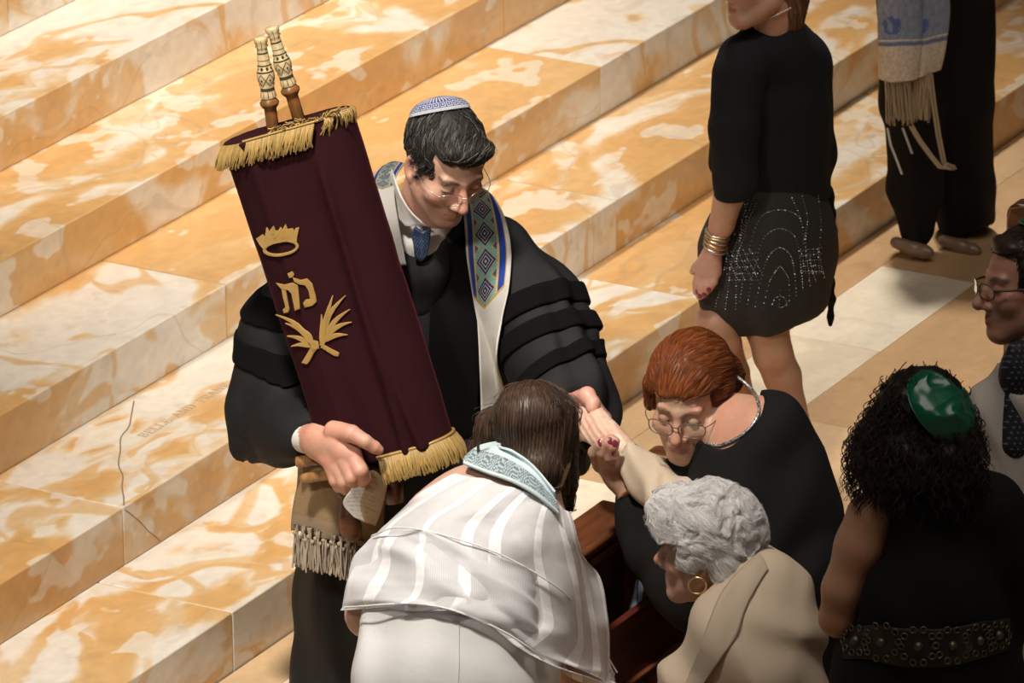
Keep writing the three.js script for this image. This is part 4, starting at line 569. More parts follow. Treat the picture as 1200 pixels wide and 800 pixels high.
// ---------- woman in a sheer white shawl, bowing, seen from behind ----------
const bower = thing('person', 'person with long brown hair bowing forward under a sheer white striped shawl', 'person', V(-0.13, 0, 4.28));
{
  const skin = [0.60, 0.36, 0.27], fr = headFrame(628, 520, 3.86, 5.6, 178, -22, -4), tone = skinTone(fr, skin);
  const torso = U(0.05, limb([600, 590, 3.92, 52], [572, 640, 4.02, 100], [545, 720, 4.10, 104], [530, 790, 4.20, 96]), limb([494, 644, 4.0, 40], [564, 622, 3.95, 50], [632, 646, 3.92, 42]), limb([500, 800, 4.24, 62], [500, 1000, 4.22, 44], [505, 1130, 4.28, 24]), limb([570, 800, 4.24, 62], [570, 1000, 4.22, 44], [565, 1130, 4.28, 24]), limb([620, 560, 3.88, 32], [605, 590, 3.9, 36]));
  const arms = U(0.03, limb([484, 652, 4.0, 34], [450, 694, 4.02, 32], [432, 720, 4.04, 25], [470, 726, 3.9, 24], [520, 690, 3.72, 18]), limb([634, 664, 3.92, 38], [662, 740, 3.96, 30], [680, 800, 3.96, 22], [660, 770, 3.84, 20], [606, 705, 3.70, 16]));
  const hand = (x, y, z, s) => U(0.006, limb([x, y, z, 17], [x + 14 * s, y - 16, z - 0.05, 18]), ...[0, 1, 2, 3].map((i) => finger([x + (8 + i * 6) * s, y - 24 + i * 3, z - 0.06, 7], [x + (12 + i * 6) * s, y - 40 + i * 4, z - 0.10, 6.5], [x + (12 + i * 5) * s, y - 48 + i * 5, z - 0.15, 5.5])), finger([x + 2 * s, y - 10, z - 0.03, 8], [x - 4 * s, y - 26, z - 0.07, 7], [x, y - 36, z - 0.1, 6]));
  const feet = U(0.02, limb([505, 1128, 4.28, 22], [508, 1118, 4.12, 18]), limb([565, 1128, 4.28, 22], [566, 1118, 4.12, 18]));
  part(bower, 'body', joinColored([mesh(U(0.012, inFrame(fr, faceShape({ width: 0.94 })), cone(fr.at(0, -6, -2.5), P(612, 580, 3.89), 5.0 * fr.s, 0.055)), 0.005, { color: tone }), mesh(U(0.03, torso, arms, feet), 0.012, { color: skinTone(null, skin) }), mesh(hand(520, 690, 3.72, 1), 0.004, { color: skinTone(null, skin) }), mesh(hand(606, 705, 3.70, -1), 0.004, { color: skinTone(null, skin) })]), skinMat);
  // dress
  const white = std([0.80, 0.80, 0.80], 0.75, { bumpMap: weaveFine, bumpScale: 0.0006 });
  const hips = U(0.05, limb([560, 665, 4.07, 92], [545, 720, 4.11, 112], [530, 790, 4.20, 112]), limb([496, 800, 4.22, 78], [490, 960, 4.22, 80]), limb([570, 800, 4.22, 78], [580, 960, 4.22, 80]), blob(528, 800, 4.26, 112, 70, 60));
  let dress = bend(hips, (x, y, z) => 0.006 * Math.sin(x * 40 + y * 10 + 4 * noise3(x * 5, y * 5, z * 5)) * sstep(1.0, 0.85, y) + 0.004 * (fbm(x * 14, y * 14, z * 14, 2) - 0.5), 0.02);
  dress = both(0.02, dress, below(P(578, 668, 4.05), P(578, 668, 4.05).sub(P(545, 740, 4.12))));
  part(bower, 'dress', mesh(dress, 0.009), white, 'white fitted dress');
  const seam = laid(dress, [[[538, 726], [538, 742], [538, 760], [538, 778], [537, 800]]], 0.001)[0]; part(bower, 'dress_seam', tube(seam, 0.0016, 5), std([0.62, 0.62, 0.64], 0.8));
  // sheer shawl: two layers of translucent cloth with woven bands
  const bodyF = U(0.03, torso, arms, hips);
  const shawlTex = (seedN, bands) => texture(1024, 512, (u, v, i, j) => { let a = 0.58 + 0.05 * Math.sin(j * 1.5) + 0.05 * Math.sin(i * 0.9) + 0.08 * (noise3(u * 30, v * 16, seedN) - 0.5), t = 0; for (const [c, w] of bands) { const d = Math.abs(u - c - 0.012 * (v - 0.5)); t = Math.max(t, sstep(w, w - 0.003, d)); } const cr = fbm(u * 22, v * 30, seedN + 3, 3); const al = mixn(a, 0.96, t) + 0.14 * sstep(0.58, 0.7, cr) * t, b = mixn(0.95, 0.99, t) + 0.05 * (cr - 0.5) * (0.4 + t); return [b * 0.985, b * 0.985, b, al]; }, { clamp: true });
  const shMat = (t) => phys(0xffffff, 0.7, { map: t, transparent: true, side: THREE.DoubleSide, sheen: 0.3, sheenColor: new THREE.Color(1, 1, 1) });
  const onBody = (rows, lift) => rows.map((r) => r.map(([x, y, dz]) => hit(bodyF, x, y, lift + (dz || 0)).p));
  const A = [[[534, 560], [572, 567], [610, 580], [645, 592], [664, 604]].map(([x, y]) => [x, y]), [[494, 586], [540, 590], [590, 600], [640, 616], [672, 640]], [[458, 620], [506, 616], [575, 625], [640, 650], [690, 676]], [[436, 646], [496, 650], [570, 662], [650, 700], [700, 740]], [[418, 676], [490, 690], [570, 705], [655, 745], [704, 790]], [[408, 714], [480, 716], [560, 724], [640, 770], [712, 802]]];
  part(bower, 'shawl', sheet(onBody(A, 0.012), 90, 70, 0.002, (u, v) => 0.006 * Math.sin(u * 26 + v * 9 + 3 * fbm(u * 5, v * 5, 1, 2)) * (0.3 + v) + 0.006 * (fbm(u * 9, v * 9, 5, 3) - 0.5) + 0.012 * Math.sin(v * 3.1)), shMat(shawlTex(1, [[0.10, 0.020], [0.26, 0.018], [0.42, 0.022], [0.52, 0.024], [0.68, 0.018], [0.82, 0.020], [0.90, 0.018], [0.985, 0.014]])), 'sheer white striped shawl');
  const Bq = [[[448, 634], [490, 626], [540, 640], [610, 668], [672, 712], [704, 790]], [[432, 660], [485, 655], [545, 668], [610, 700], [668, 744], [708, 796]], [[418, 692], [480, 690], [545, 700], [610, 735], [662, 776], [712, 803]], [[408, 716], [470, 712], [520, 716], [580, 740], [640, 784], [714, 806]]];
  part(bower, 'shawl_fold', sheet(onBody(Bq, 0.026), 90, 40, 0.002, (u, v) => 0.007 * Math.sin(u * 20 - v * 11 + 3 * fbm(u * 5, v * 5, 1, 2)) + 0.010 * (fbm(u * 8, v * 6, 8, 3) - 0.5)), shMat(shawlTex(6, [[0.12, 0.02], [0.25, 0.016], [0.66, 0.022], [0.74, 0.02], [0.86, 0.018], [0.96, 0.014]])), 'folded lower layer of the sheer shawl');
  const hem = [[414, 714], [440, 713], [470, 711], [520, 716], [580, 738], [620, 768], [660, 792], [712, 806]].map(([x, y]) => hit(bodyF, x, y, 0.03).p); part(bower, 'shawl_hem', tube(hem, 0.0026, 6), std([0.82, 0.82, 0.82], 0.8));
  const hem2 = [[452, 634], [480, 626], [520, 632], [580, 652], [640, 690], [680, 735], [706, 792]].map(([x, y]) => hit(bodyF, x, y, 0.036).p); part(bower, 'shawl_hem', tube(hem2, 0.002, 6), std([0.82, 0.82, 0.82], 0.8));
  // pale blue neck band with lettering-like embroidery
  const bandTex = texture(512, 256, (u, v, i, j) => { let c = [0.80, 0.86, 0.88]; const n = noise3(u * 80, v * 40, 3); if (v > 0.14 && v < 0.52) { c = c.map((q) => q * 0.9); if (Math.sin(u * 170 + 4 * Math.sin(u * 40)) * Math.sin(v * 60 + u * 30) > 0.1 || n > 0.72) c = [0.42, 0.50, 0.53]; } const f = 0.96 + 0.08 * (hash3(i, j, 2) - 0.5); return c.map((q) => q * f); }, { clamp: true });
  const neckF = U(0.03, bodyF, inFrame(fr, faceShape({})), cone(fr.at(0, -6, -2.5), P(612, 580, 3.89), 6 * fr.s, 0.07));
  const bRows = [[[587, 522], [598, 526], [608, 534], [622, 550], [640, 584]], [[568, 536], [584, 540], [602, 550], [622, 568], [641, 592]], [[549, 548], [570, 556], [594, 564], [620, 578], [643, 602]], [[546, 556], [570, 566], [598, 576], [622, 590], [644, 608]]];
  part(bower, 'shawl_band', sheet(bRows.map((r, i) => r.map(([x, y]) => { const q = hit(neckF, x, y, 0.03); return i === 0 ? q.p.add(V(0, 0.012, 0.03)) : q.p; })), 40, 24, 0.005), std(0xffffff, 0.8, { map: bandTex, side: THREE.DoubleSide }), 'pale blue embroidered neck band');
  // long hair
  const cap = U(2.5, ell(V(0, 3.4, -1.6), V(8.6, 9.6, 10.4)), cone(V(0, 2, -6), V(0, -8, -7), 7.4, 5.5));
  const wcap = inFrame(fr, cap); const fall = U(0.03, limb([648, 520, 3.84, 28], [655, 560, 3.80, 20], [664, 590, 3.79, 8]), limb([640, 500, 3.88, 34], [650, 560, 3.86, 22], [660, 585, 3.86, 10]), limb([578, 500, 3.84, 22], [566, 528, 3.80, 12], [562, 560, 3.78, 6]), limb([620, 490, 3.92, 42], [630, 540, 3.93, 30]));
  const hairF = bend(U(0.025, wcap, fall), (x, y, z) => 0.0012 * Math.sin((x * 3 + z) * 260 + 5 * noise3(x * 20, y * 6, z * 20)), 0.01);
  const brown = (t) => { const k = 0.45 + 0.9 * t * t; return [0.085 * k, 0.050 * k, 0.033 * k]; };
  const base = mesh(hairF, 0.005, { color: (x, y, z) => brown(noise3(x * 120, y * 20, z * 120)) });
  const wf = { at: (x, y, z) => V(x, y, z), s: 0.01 };
  const crown = fr.at(0.4, 12, -3); const world = { at: (x, y, z) => V(x / 100, y / 100, z / 100), s: 0.01 }, hf = (x, y, z) => 100 * hairF(x / 100, y / 100, z / 100), b = hairF.bb;
  const strands = comb(world, hf, 1700, () => V(rr(b[0], b[3]) * 100, rr(b[1] + 0.06, b[4]) * 100, rr(b[2], b[5]) * 100), (p) => { const q = V(p.x / 100, p.y / 100, p.z / 100).sub(crown); const away = q.clone().normalize(); return away.multiplyScalar(0.9).add(V(0.12, -0.75, 0)); }, { steps: [8, 18], len: 0.9, r: 0.10, jitter: 0.10, wave: 0.05, freq: 0.3, lift: [0, 0.22], color: (t) => brown(t) });
  const loose = []; for (let i = 0; i < 90; i++) { const s = rnd(), x0 = mixn(640, 668, s), p0 = [x0, 560 + rr(-12, 8), 3.85 - 0.06 * s], k = rr(-6, 10); loose.push({ pts: [0, 0.25, 0.5, 0.75, 1].map((t) => P(p0[0] + k * t * t + 4 * Math.sin(t * 3), p0[1] + rr(30, 34) * t, p0[2] + 0.02 * t)), r0: 0.0011, r1: 0.0005, c: brown(rnd()) }); }
  for (let i = 0; i < 14; i++) { const dz = rr(-0.01, 0.01), dx = rr(-2, 2); loose.push({ pts: [[668, 560], [674, 580], [672, 592], [664, 598], [655, 604]].map(([x, y]) => P(x + dx, y + dx, 3.82 + dz)), r0: 0.001, r1: 0.0005, c: brown(rnd()) }); loose.push({ pts: [[566, 500], [560, 520], [561, 534], [574, 540], [592, 546]].map(([x, y]) => P(x + dx, y + dx, 3.98 + dz)), r0: 0.001, r1: 0.0005, c: brown(0.6 + 0.4 * rnd()) }); }
  part(bower, 'hair', joinColored([base, strands, threads(loose, 3)]), hairMat(0.38), 'long straight brown hair');
}
// ---------- the pew partition with its book pocket, pew ends, seat ----------
const woodTex = (r, g, b, k) => texture(512, 256, (u, v) => { const w = fbm(u * 3, v * 6, k, 3), n = fbm(u * 8 + k, v * 70 + w * 14, k, 3), m = 0.6 + 0.7 * n + 0.2 * (w - 0.5); return [r * m, g * m, b * m]; }, { mirror: true });
const pewWood = phys(0xffffff, 0.38, { map: woodTex(0.38, 0.22, 0.13, 3), clearcoat: 0.35, clearcoatRoughness: 0.25 }), pewRed = phys(0xffffff, 0.45, { map: woodTex(0.33, 0.13, 0.08, 6), clearcoat: 0.25, clearcoatRoughness: 0.3 });
const RV = -1.25; // line of the partition, along the steps
{
  const o = thing('pew_partition', 'dark wooden pew front with moulded top rail and book pocket, beside the bowing woman', 'pew', W(12.1, 0, RV));
  const u0 = 11.84, u1 = 12.22, H = onV(700, 612, RV).y, mid = (u0 + u1) / 2, len = u1 - u0;
  const box = (name, v, y, tv, ty, m, round = 0.006, a = u0, b = u1) => { const g = new RoundedBoxGeometry(b - a, ty, tv, 2, Math.min(round, ty * 0.45, tv * 0.45)); const p = g.attributes.position, uv = g.attributes.uv; for (let i = 0; i < p.count; i++) uv.setXY(i, p.getX(i) * 0.9, p.getY(i) * 1.4 + p.getZ(i)); const c = W((a + b) / 2, y, v); g.rotateY(YAW); g.translate(c.x, c.y, c.z); return part(o, name, g, m); };
  box('top_rail', RV, H - 0.012, 0.13, 0.024, pewWood, 0.010); box('moulding', RV, H - 0.034, 0.10, 0.016, pewWood, 0.007); box('moulding', RV, H - 0.055, 0.115, 0.026, pewWood, 0.012); box('moulding', RV - 0.002, H - 0.075, 0.080, 0.018, pewWood, 0.008);
  box('back_panel', RV, (H - 0.08) / 2 + 0.02, 0.035, H - 0.10, pewWood, 0.003);
  const pk = -1.39, ph = onV(745, 712, pk).y; box('pocket_board', pk, ph - 0.09, 0.022, 0.18, pewRed, 0.004); box('pocket_shelf', (pk + RV) / 2, ph - 0.19, 0.17, 0.022, pewRed, 0.004); box('pocket_lip', pk - 0.016, ph - 0.178, 0.02, 0.016, pewWood, 0.005);
  box('base_rail', RV, 0.06, 0.06, 0.12, pewWood, 0.004);
  for (const u of [u1 - 0.02]) box('stile', RV - 0.06, H / 2, 0.18, H - 0.03, pewWood, 0.006, u - 0.02, u + 0.02);
  // cloth tucked in the pocket
  const t = thing('folded_shawl', 'white and blue striped cloth tucked into the pew pocket', 'shawl', W(12.0, ph - 0.17, -1.32));
  const tex = texture(256, 128, (u, v) => { const s = (u > 0.22 && u < 0.42) ? 0.30 : (u > 0.5 && u < 0.54) || (u > 0.10 && u < 0.13) ? 0.55 : 1; const n = 0.92 + 0.1 * noise3(u * 30, v * 30, 2); return [0.70 * s * n, 0.76 * s * n, 0.86 * s * n]; }, { clamp: true });
  part(t, 'cloth', sheet([[[752, 650, -1.300], [764, 642, -1.320], [776, 634, -1.330], [790, 630, -1.320]], [[746, 680, -1.300], [762, 676, -1.330], [780, 668, -1.335], [796, 660, -1.320]], [[738, 712, -1.310], [758, 704, -1.330], [780, 696, -1.335], [800, 688, -1.320]], [[736, 735, -1.310], [758, 725, -1.320], [780, 716, -1.320], [802, 706, -1.320]]].map((r) => r.map(([x, y, v]) => onV(x, y, v))), 24, 18, 0.012, (u, v) => 0.008 * Math.sin(u * 15)), std(0xffffff, 0.85, { map: tex, side: THREE.DoubleSide }));
}
function pewEnd(px, py, v, label) { // a rounded end board across the pew; the pixel is its upper left corner
  const top = onV(px, py, v), w = 0.40, o = thing('pew_end', label, 'pew end', V(top.x, 0, top.z), 'pew ends'); const s = new THREE.Shape(), h = top.y, r = 0.035;
  s.moveTo(0, 0); s.lineTo(w, 0); s.lineTo(w, h - r); s.quadraticCurveTo(w, h, w - r, h); s.lineTo(r, h); s.quadraticCurveTo(0, h, 0, h - r); s.lineTo(0, 0);
  const turn = (g) => { g.rotateY(YAW - Math.PI / 2); return g; };
  const mk = (d, e) => { const g = new THREE.ExtrudeGeometry(s, { depth: d, bevelEnabled: true, bevelSize: 0.006, bevelThickness: 0.006, bevelSegments: 2 }); g.translate(-w / 2, 0, -d / 2); g.scale(1 - e, 1 - e * 0.4, 1); g.translate(w / 2, 0, 0); return turn(g); };
  localPart(o, 'panel', mk(0.05, 0), pewWood); localPart(o, 'inset', mk(0.070, 0.2), pewRed);
  localPart(o, 'gilt_edge', turn(tube(s.getPoints(8).slice(2).map((q) => V(q.x, q.y, 0.028)), 0.004, 6, false, 2)), std([0.30, 0.20, 0.10], 0.35, { metalness: 0.4 }));
}
pewEnd(757, 526, RV - 0.02, 'dark rounded pew end behind the red-haired woman');
pewEnd(1187, 236, -1.32, 'dark rounded pew end beyond the man in the grey jacket');
{
  const c = onY(985, 790, 0.48), o = thing('pew_bench', 'pew bench with rust red ribbed upholstery beside the curly-haired woman', 'pew', V(c.x, 0, c.z));
  const bx = (name, sx, sy, sz, y, m, dz = 0) => { const g = new RoundedBoxGeometry(sx * 0.4, sy, sz, 3, Math.min(0.02, sy * 0.4)); g.translate(0.05, y, dz + 0.05); g.rotateY(YAW); return localPart(o, name, g, m); };
  const rib = texture(256, 64, (u, v) => { const s = 0.75 + 0.25 * Math.sin(u * 40 * 6.283 + v * 30); return [0.62 * s, 0.27 * s, 0.17 * s]; });
  bx('cushion', 1.0, 0.07, 0.30, 0.45, std(0xffffff, 0.9, { map: rib })); bx('seat_board', 1.0, 0.03, 0.34, 0.40, pewWood); bx('support', 0.94, 0.37, 0.05, 0.20, pewWood);
}
// ---------- red-haired woman leaning over the pew ----------
const dressBlack = phys([0.007, 0.007, 0.0075], 0.85, { bumpMap: weaveFine, bumpScale: 0.0008, specularIntensity: 0.4 });
const redHead = thing('person', 'person with red hair and glasses in a black dress with silver neckline, leaning over', 'person', V(0.62, 0, 3.72));
{
  const skin = [0.50, 0.285, 0.195], fr = headFrame(808, 468, 3.50, 5.75, -20, 33, -4), tone = skinTone(fr, skin, { brow: [0.16, 0.08, 0.04], lip: [0.42, 0.14, 0.12], spots: 0.15 });
  const face = inFrame(fr, faceShape({ width: 0.95, nose: 1.0, wrinkle: 1 }));
  const dress0 = U(0.05, limb([840, 548, 3.50, 40], [872, 516, 3.56, 50], [896, 512, 3.58, 52]), blob(892, 620, 3.62, 90, 125, 80), limb([900, 690, 3.68, 82], [905, 830, 3.72, 80]), limb([905, 520, 3.60, 50], [936, 600, 3.64, 46], [938, 660, 3.68, 44], [925, 720, 3.70, 44]), limb([820, 562, 3.46, 42], [788, 604, 3.50, 42], [770, 640, 3.54, 32], [752, 608, 3.46, 26], [740, 584, 3.43, 20]), limb([838, 545, 3.50, 38], [808, 590, 3.50, 46], [815, 680, 3.62, 60]), limb([745, 600, 3.45, 16], [758, 640, 3.47, 14]));
  const hole = U(0.02, limb([850, 470, 3.30, 38], [856, 482, 3.85, 38]), limb([846, 500, 3.45, 26], [842, 504, 3.85, 26]), limb([868, 466, 3.40, 24], [868, 470, 3.85, 24]));
  const neck = U(0.03, cone(fr.at(1, -5, -4), P(862, 492, 3.54), 5.2 * fr.s, 0.06), both(0.01, fat(dress0, -0.012), U(0.01, ell(P(862, 484, 3.57), V(0.125, 0.125, 0.14)))));
  const torso = U(0.05, limb([880, 560, 3.60, 46], [905, 620, 3.64, 56], [900, 700, 3.70, 54], [890, 1010, 3.74, 36]), limb([930, 720, 3.70, 40], [925, 1010, 3.74, 32]));
  const arm = U(0.02, limb([822, 562, 3.46, 20], [775, 632, 3.53, 17], [744, 592, 3.45, 14], [730, 564, 3.42, 13]));
  // hand that holds the old lady's wrist: four fingers with dark nails over it
  const hand = U(0.004, U(0.012, limb([738, 578, 3.44, 15], [722, 556, 3.42, 15], [712, 545, 3.42, 13]), limb([724, 562, 3.43, 13], [716, 548, 3.43, 13])),
    limb([703, 545, 3.42, 9], [697, 530, 3.45, 8], [703, 521, 3.465, 7], [706, 517, 3.465, 6]),
    limb([710, 546, 3.43, 9], [707, 530, 3.465, 8], [713, 519, 3.475, 7], [716, 514, 3.47, 6]),
    limb([716, 548, 3.435, 8.5], [714, 535, 3.468, 7.8], [718, 523, 3.478, 6.8], [721, 517, 3.475, 5.8]),
    limb([721, 552, 3.43, 8], [719, 541, 3.46, 7], [720, 534, 3.472, 6], [720, 530, 3.47, 5.2]),
    limb([730, 566, 3.42, 9], [735, 548, 3.38, 8], [740, 536, 3.37, 7]));
  part(redHead, 'body', joinColored([mesh(U(0.015, face, neck), 0.0045, { color: tone }), mesh(hand, 0.0036, { color: skinTone(null, [0.46, 0.255, 0.185], { spots: 0.2 }) }), mesh(U(0.02, torso, arm), 0.014, { color: skinTone(null, skin) })]), skinMat);
  const nailMat = phys([0.16, 0.018, 0.03], 0.25, { clearcoat: 0.6 });
  for (const [x, y, rx, ry] of [[704, 518.5, 4.3, 5], [715.5, 516, 4.2, 4.6], [720, 519, 4.4, 5], [720, 531, 3.2, 4.5]]) { const h = hit(hand, x, y, -0.0015), g = new THREE.SphereGeometry(1, 12, 8); g.scale(rx / 480, ry / 480, 0.0022); g.lookAt(h.n); g.translate(h.p.x, h.p.y, h.p.z); part(redHead, 'fingernail', g, nailMat, 'dark red fingernail'); }
  // dress
  let dress = cut(0.006, dress0, hole);
  dress = bend(dress, (x, y, z) => 0.006 * Math.sin(x * 28 - y * 20 + 5 * noise3(x * 5, y * 5, z * 5)) + 0.005 * (fbm(x * 8, y * 8, z * 8, 2) - 0.5), 0.02);
  part(redHead, 'dress', mesh(dress, 0.0085), dressBlack, 'black dress');
  const nl = [[853, 437], [868, 446], [880, 457], [888, 470], [890, 484], [884, 497], [872, 509], [858, 517], [842, 522], [828, 520]].map(([x, y]) => hit(U(0.01, dress, neck), x, y, 0.003).p);
  const spark = std(0xffffff, 0.3, { metalness: 0.7, map: texture(256, 64, (u, v, i, j) => { const a = hash3(i >> 1, j >> 2, 3) > 0.55 ? 0.95 : 0.45; return [a, a, a * 0.98]; }) });
  const nt = tube(nl, 0.0045, 8, false, 6); part(redHead, 'neckline_trim', nt, spark, 'glittering silver neckline trim');
  const cz = 3.475, ct = [[742, 583], [746, 596], [750, 612], [757, 626], [764, 640]].map(([x, y]) => P(x, y, cz)); part(redHead, 'cuff_trim', tube(ct, 0.005, 8), spark, 'glittering silver cuff trim');
  const br = []; for (let i = 0; i < 24; i++) { const a = i / 24 * 6.283, c = P(736, 574, 3.44), X = P(746, 566, 3.44).sub(P(726, 582, 3.44)).normalize(), Z = V(0, 0.35, 0.94); br.push(c.clone().addScaledVector(X, 0.036 * Math.cos(a)).addScaledVector(Z, 0.036 * Math.sin(a))); } part(redHead, 'bracelet', tube(br, 0.003, 6, true, 2), gold, 'thin gold bracelet');
  for (const y of [-3.9, -5.1]) part(redHead, 'earring', ball(fr.at(7.9, y, 0.2 - (y + 3.9) * 0.05), 0.62 * fr.s, 12, 10), pearl, 'pearl earring');
  eyeglasses(redHead, fr, { metal: std([0.10, 0.06, 0.05], 0.35), r: 0.11, z: 10.3, y: -0.8, h: 1.7, w: 2.7 });
  // swept-back red hair with a twist
  const cap0 = U(1.6, ell(V(0, 4.2, -2.2), V(8.8, 9.6, 10.6)), ell(V(4.5, 1.0, -9.0), V(4.4, 4.6, 4.0)), cone(V(-7.2, 4, 2.6), V(-7.9, -0.5, 3.4), 1.5, 0.7), cone(V(6.8, 4, 0.5), V(7.2, 1.5, -0.6), 1.6, 1.0));
  let cap = cut(1.2, cap0, withBB((x, y, z) => Math.max(y - 4.9 - 0.06 * x * 2, -(z - 3.8)) , [0, 0, 0, 0, 0, 0])); cap = cut(0.8, cap, withBB((x, y, z) => Math.max(y + 1.6 + 0.2 * (z + 2), -(z + 2.2) * 0.8), [0, 0, 0, 0, 0, 0]));
  cap = bend(cap, (x, y, z) => 0.16 * Math.sin(x * 1.6 + 2.4 * noise3(x * 0.3, y * 0.3, z * 0.3) * 3 + z * 0.4) * 0.7 + 0.3 * (fbm(x * 0.4, y * 0.4, z * 0.4, 2) - 0.5), 0.5);
  const red = (t) => { const k = 0.5 + 0.85 * t * t; return [0.30 * k, 0.085 * k, 0.026 * k]; };
  const base = mesh(inFrame(fr, cap), 0.0045, { color: (x, y, z) => red(noise3(x * 200, y * 60, z * 200)) });
  const strands = comb(fr, cap, 3800, () => V(rr(-9, 9), rr(-4, 14), rr(-13, 9)), (p) => V(0.35 + 0.05 * p.x, -0.25 + (p.z > 4 ? 0.9 : 0), -1.0), { steps: [7, 15], len: 0.75, r: 0.055, jitter: 0.12, wave: 0.10, freq: 0.35, lift: [0, 0.25], color: (t) => red(t) });
  const wisps = comb(fr, cap, 160, () => V(rr(-9, -5), rr(0, 8), rr(1, 6)), () => V(-0.2, -1, 0.15), { steps: [7, 11], len: 0.7, r: 0.07, jitter: 0.15, wave: 0.1, lift: [0.05, 0.4], color: (t) => red(t) });
  part(redHead, 'hair', joinColored([base, strands, wisps]), hairMat(0.4), 'swept-back red hair');
  part(redHead, 'hair_clip', mesh(inFrame(fr, U(0.4, cone(V(7.6, 3.2, -9.6), V(8.2, -0.4, -9.4), 0.8, 0.7))), 0.004), phys([0.05, 0.018, 0.012], 0.25), 'dark brown hair clip');
}
// ---------- white-haired woman in a beige jacket ----------
const elder = thing('person', 'person with curly white hair and hoop earring in a beige jacket, reaching out', 'person', V(0.62, 0, 4.38));
{
  const skin = [0.50, 0.29, 0.20], fr = headFrame(829, 644, 4.12, 5.7, -110, 18, 0), tone = skinTone(fr, skin, { brow: [0.35, 0.28, 0.24], spots: 0.3 });
  const face = inFrame(fr, faceShape({ width: 0.95, wrinkle: 1.4, jowl: 0.3 }));
  const neck = U(0.03, cone(fr.at(0, -5, -3), P(858, 705, 4.16), 5.4 * fr.s, 0.075));
  const body = U(0.05, limb([860, 705, 4.18, 34], [885, 770, 4.24, 62], [895, 880, 4.30, 60]), limb([880, 880, 4.32, 60], [840, 930, 4.05, 48], [830, 1120, 4.08, 28]), limb([920, 880, 4.32, 60], [880, 930, 4.08, 48], [880, 1120, 4.1, 28]), limb([905, 690, 4.10, 28], [850, 650, 3.90, 18], [780, 580, 3.60, 14], [742, 538, 3.43, 13]), limb([850, 745, 4.26, 30], [812, 820, 4.24, 28], [760, 840, 4.0, 24]));
  // hand laid in the robed man's hand
  const hand = U(0.004, U(0.012, limb([744, 540, 3.42, 15], [728, 524, 3.37, 14], [706, 503, 3.30, 15]), limb([722, 514, 3.36, 11], [700, 490, 3.28, 11]), limb([722, 526, 3.36, 12], [692, 508, 3.29, 11]), limb([714, 514, 3.335, 11], [694, 498, 3.28, 12])),
    limb([699, 491, 3.28, 9], [690, 484, 3.245, 8.5], [680, 482, 3.225, 7.5]), limb([694, 495, 3.28, 9], [684, 491, 3.25, 8.5], [672, 492, 3.22, 7.5]), limb([690, 501, 3.28, 9], [680, 500, 3.245, 8], [668, 502, 3.215, 7]), limb([690, 508, 3.275, 8], [682, 509, 3.24, 7], [672, 511, 3.21, 6]),
    limb([712, 503, 3.32, 9], [707, 491, 3.29, 8], [702, 483, 3.262, 7]));
  const veins = (x, y, z) => 0.0024 * Math.pow(0.5 + 0.5 * Math.cos((x + y) * 0.707 * 6.283 / 0.0165 + 1.5 * noise3(x * 30, y * 30, z * 30)), 3) + 0.0008 * (fbm(x * 160, y * 160, z * 160, 2) - 0.5);
  part(elder, 'body', joinColored([mesh(U(0.015, face, neck), 0.0045, { color: tone }), mesh(bend(hand, veins), 0.0036, { color: skinTone(null, [0.62, 0.40, 0.31], { spots: 0.3 }) }), mesh(body, 0.014, { color: skinTone(null, skin) })]), skinMat);
  const beige = phys([0.52, 0.42, 0.31], 0.72, { bumpMap: weaveFine, bumpScale: 0.0006, sheen: 0.3, sheenColor: new THREE.Color(0.8, 0.7, 0.6) });
  const outstretched = U(0.02, limb([900, 690, 4.10, 46], [845, 650, 3.90, 38], [790, 590, 3.62, 31], [762, 562, 3.50, 25], [741, 538, 3.42, 20.5]));
  let jacket = U(0.045, limb([868, 708, 4.18, 46], [895, 700, 4.20, 52], [912, 740, 4.24, 52]), blob(885, 790, 4.26, 82, 110, 80), limb([852, 745, 4.28, 50], [822, 812, 4.27, 48], [786, 850, 4.16, 36]), limb([905, 800, 4.28, 60], [900, 900, 4.32, 78]), outstretched);
  const p0 = P(870, 780, 4.3);
  jacket = bend(jacket, (x, y, z) => 0.016 * (0.6 - Math.abs(Math.sin((x * 1.2 + y * 0.8 - z * 0.5) * 13 + 3 * noise3(x * 5, y * 5, z * 5)))) * sstep(1.0, 0.88, y) * sstep(4.05, 4.2, z) + 0.006 * Math.sin((x * 0.9 + y * 1.1) * 34 + 5 * noise3(x * 6, y * 6, z * 6)) * sstep(1.02, 0.90, y) * sstep(4.1, 4.25, z) + 0.008 * Math.sin(x * 40 - y * 22 + 4 * noise3(x * 7, y * 7, z * 7)) * sstep(0.62, 0.72, x) + 0.004 * Math.sin(x * 90 + y * 60 + 4 * noise3(x * 9, y * 9, z * 9)) * sstep(3.75, 3.6, z), 0.02);
  jacket = cut(0.01, jacket, U(0.02, limb([842, 690, 4.16, 30], [826, 722, 4.12, 30], [796, 770, 4.12, 34])));
  jacket = cut(0.004, jacket, withBB((x, y, z) => { const c = P(735, 532, 3.40); return Math.hypot(x - c.x, y - c.y, z - c.z) - 0.036; }, [0, 0, 0, 0, 0, 0]));
  part(elder, 'jacket', mesh(jacket, 0.0078), beige, 'beige jacket');
  part(elder, 'jacket_lapel', sheet(laid(U(0.02, jacket, neck), [[[890, 650], [896, 658], [900, 668]], [[866, 672], [876, 682], [884, 694]], [[846, 698], [860, 706], [872, 718]], [[834, 724], [848, 732], [862, 746]], [[824, 752], [836, 760], [846, 772]], [[812, 784], [820, 790], [828, 798]], [[800, 810], [806, 814], [812, 820]]], 0.006), 10, 40, 0.006), beige, 'beige jacket lapel');
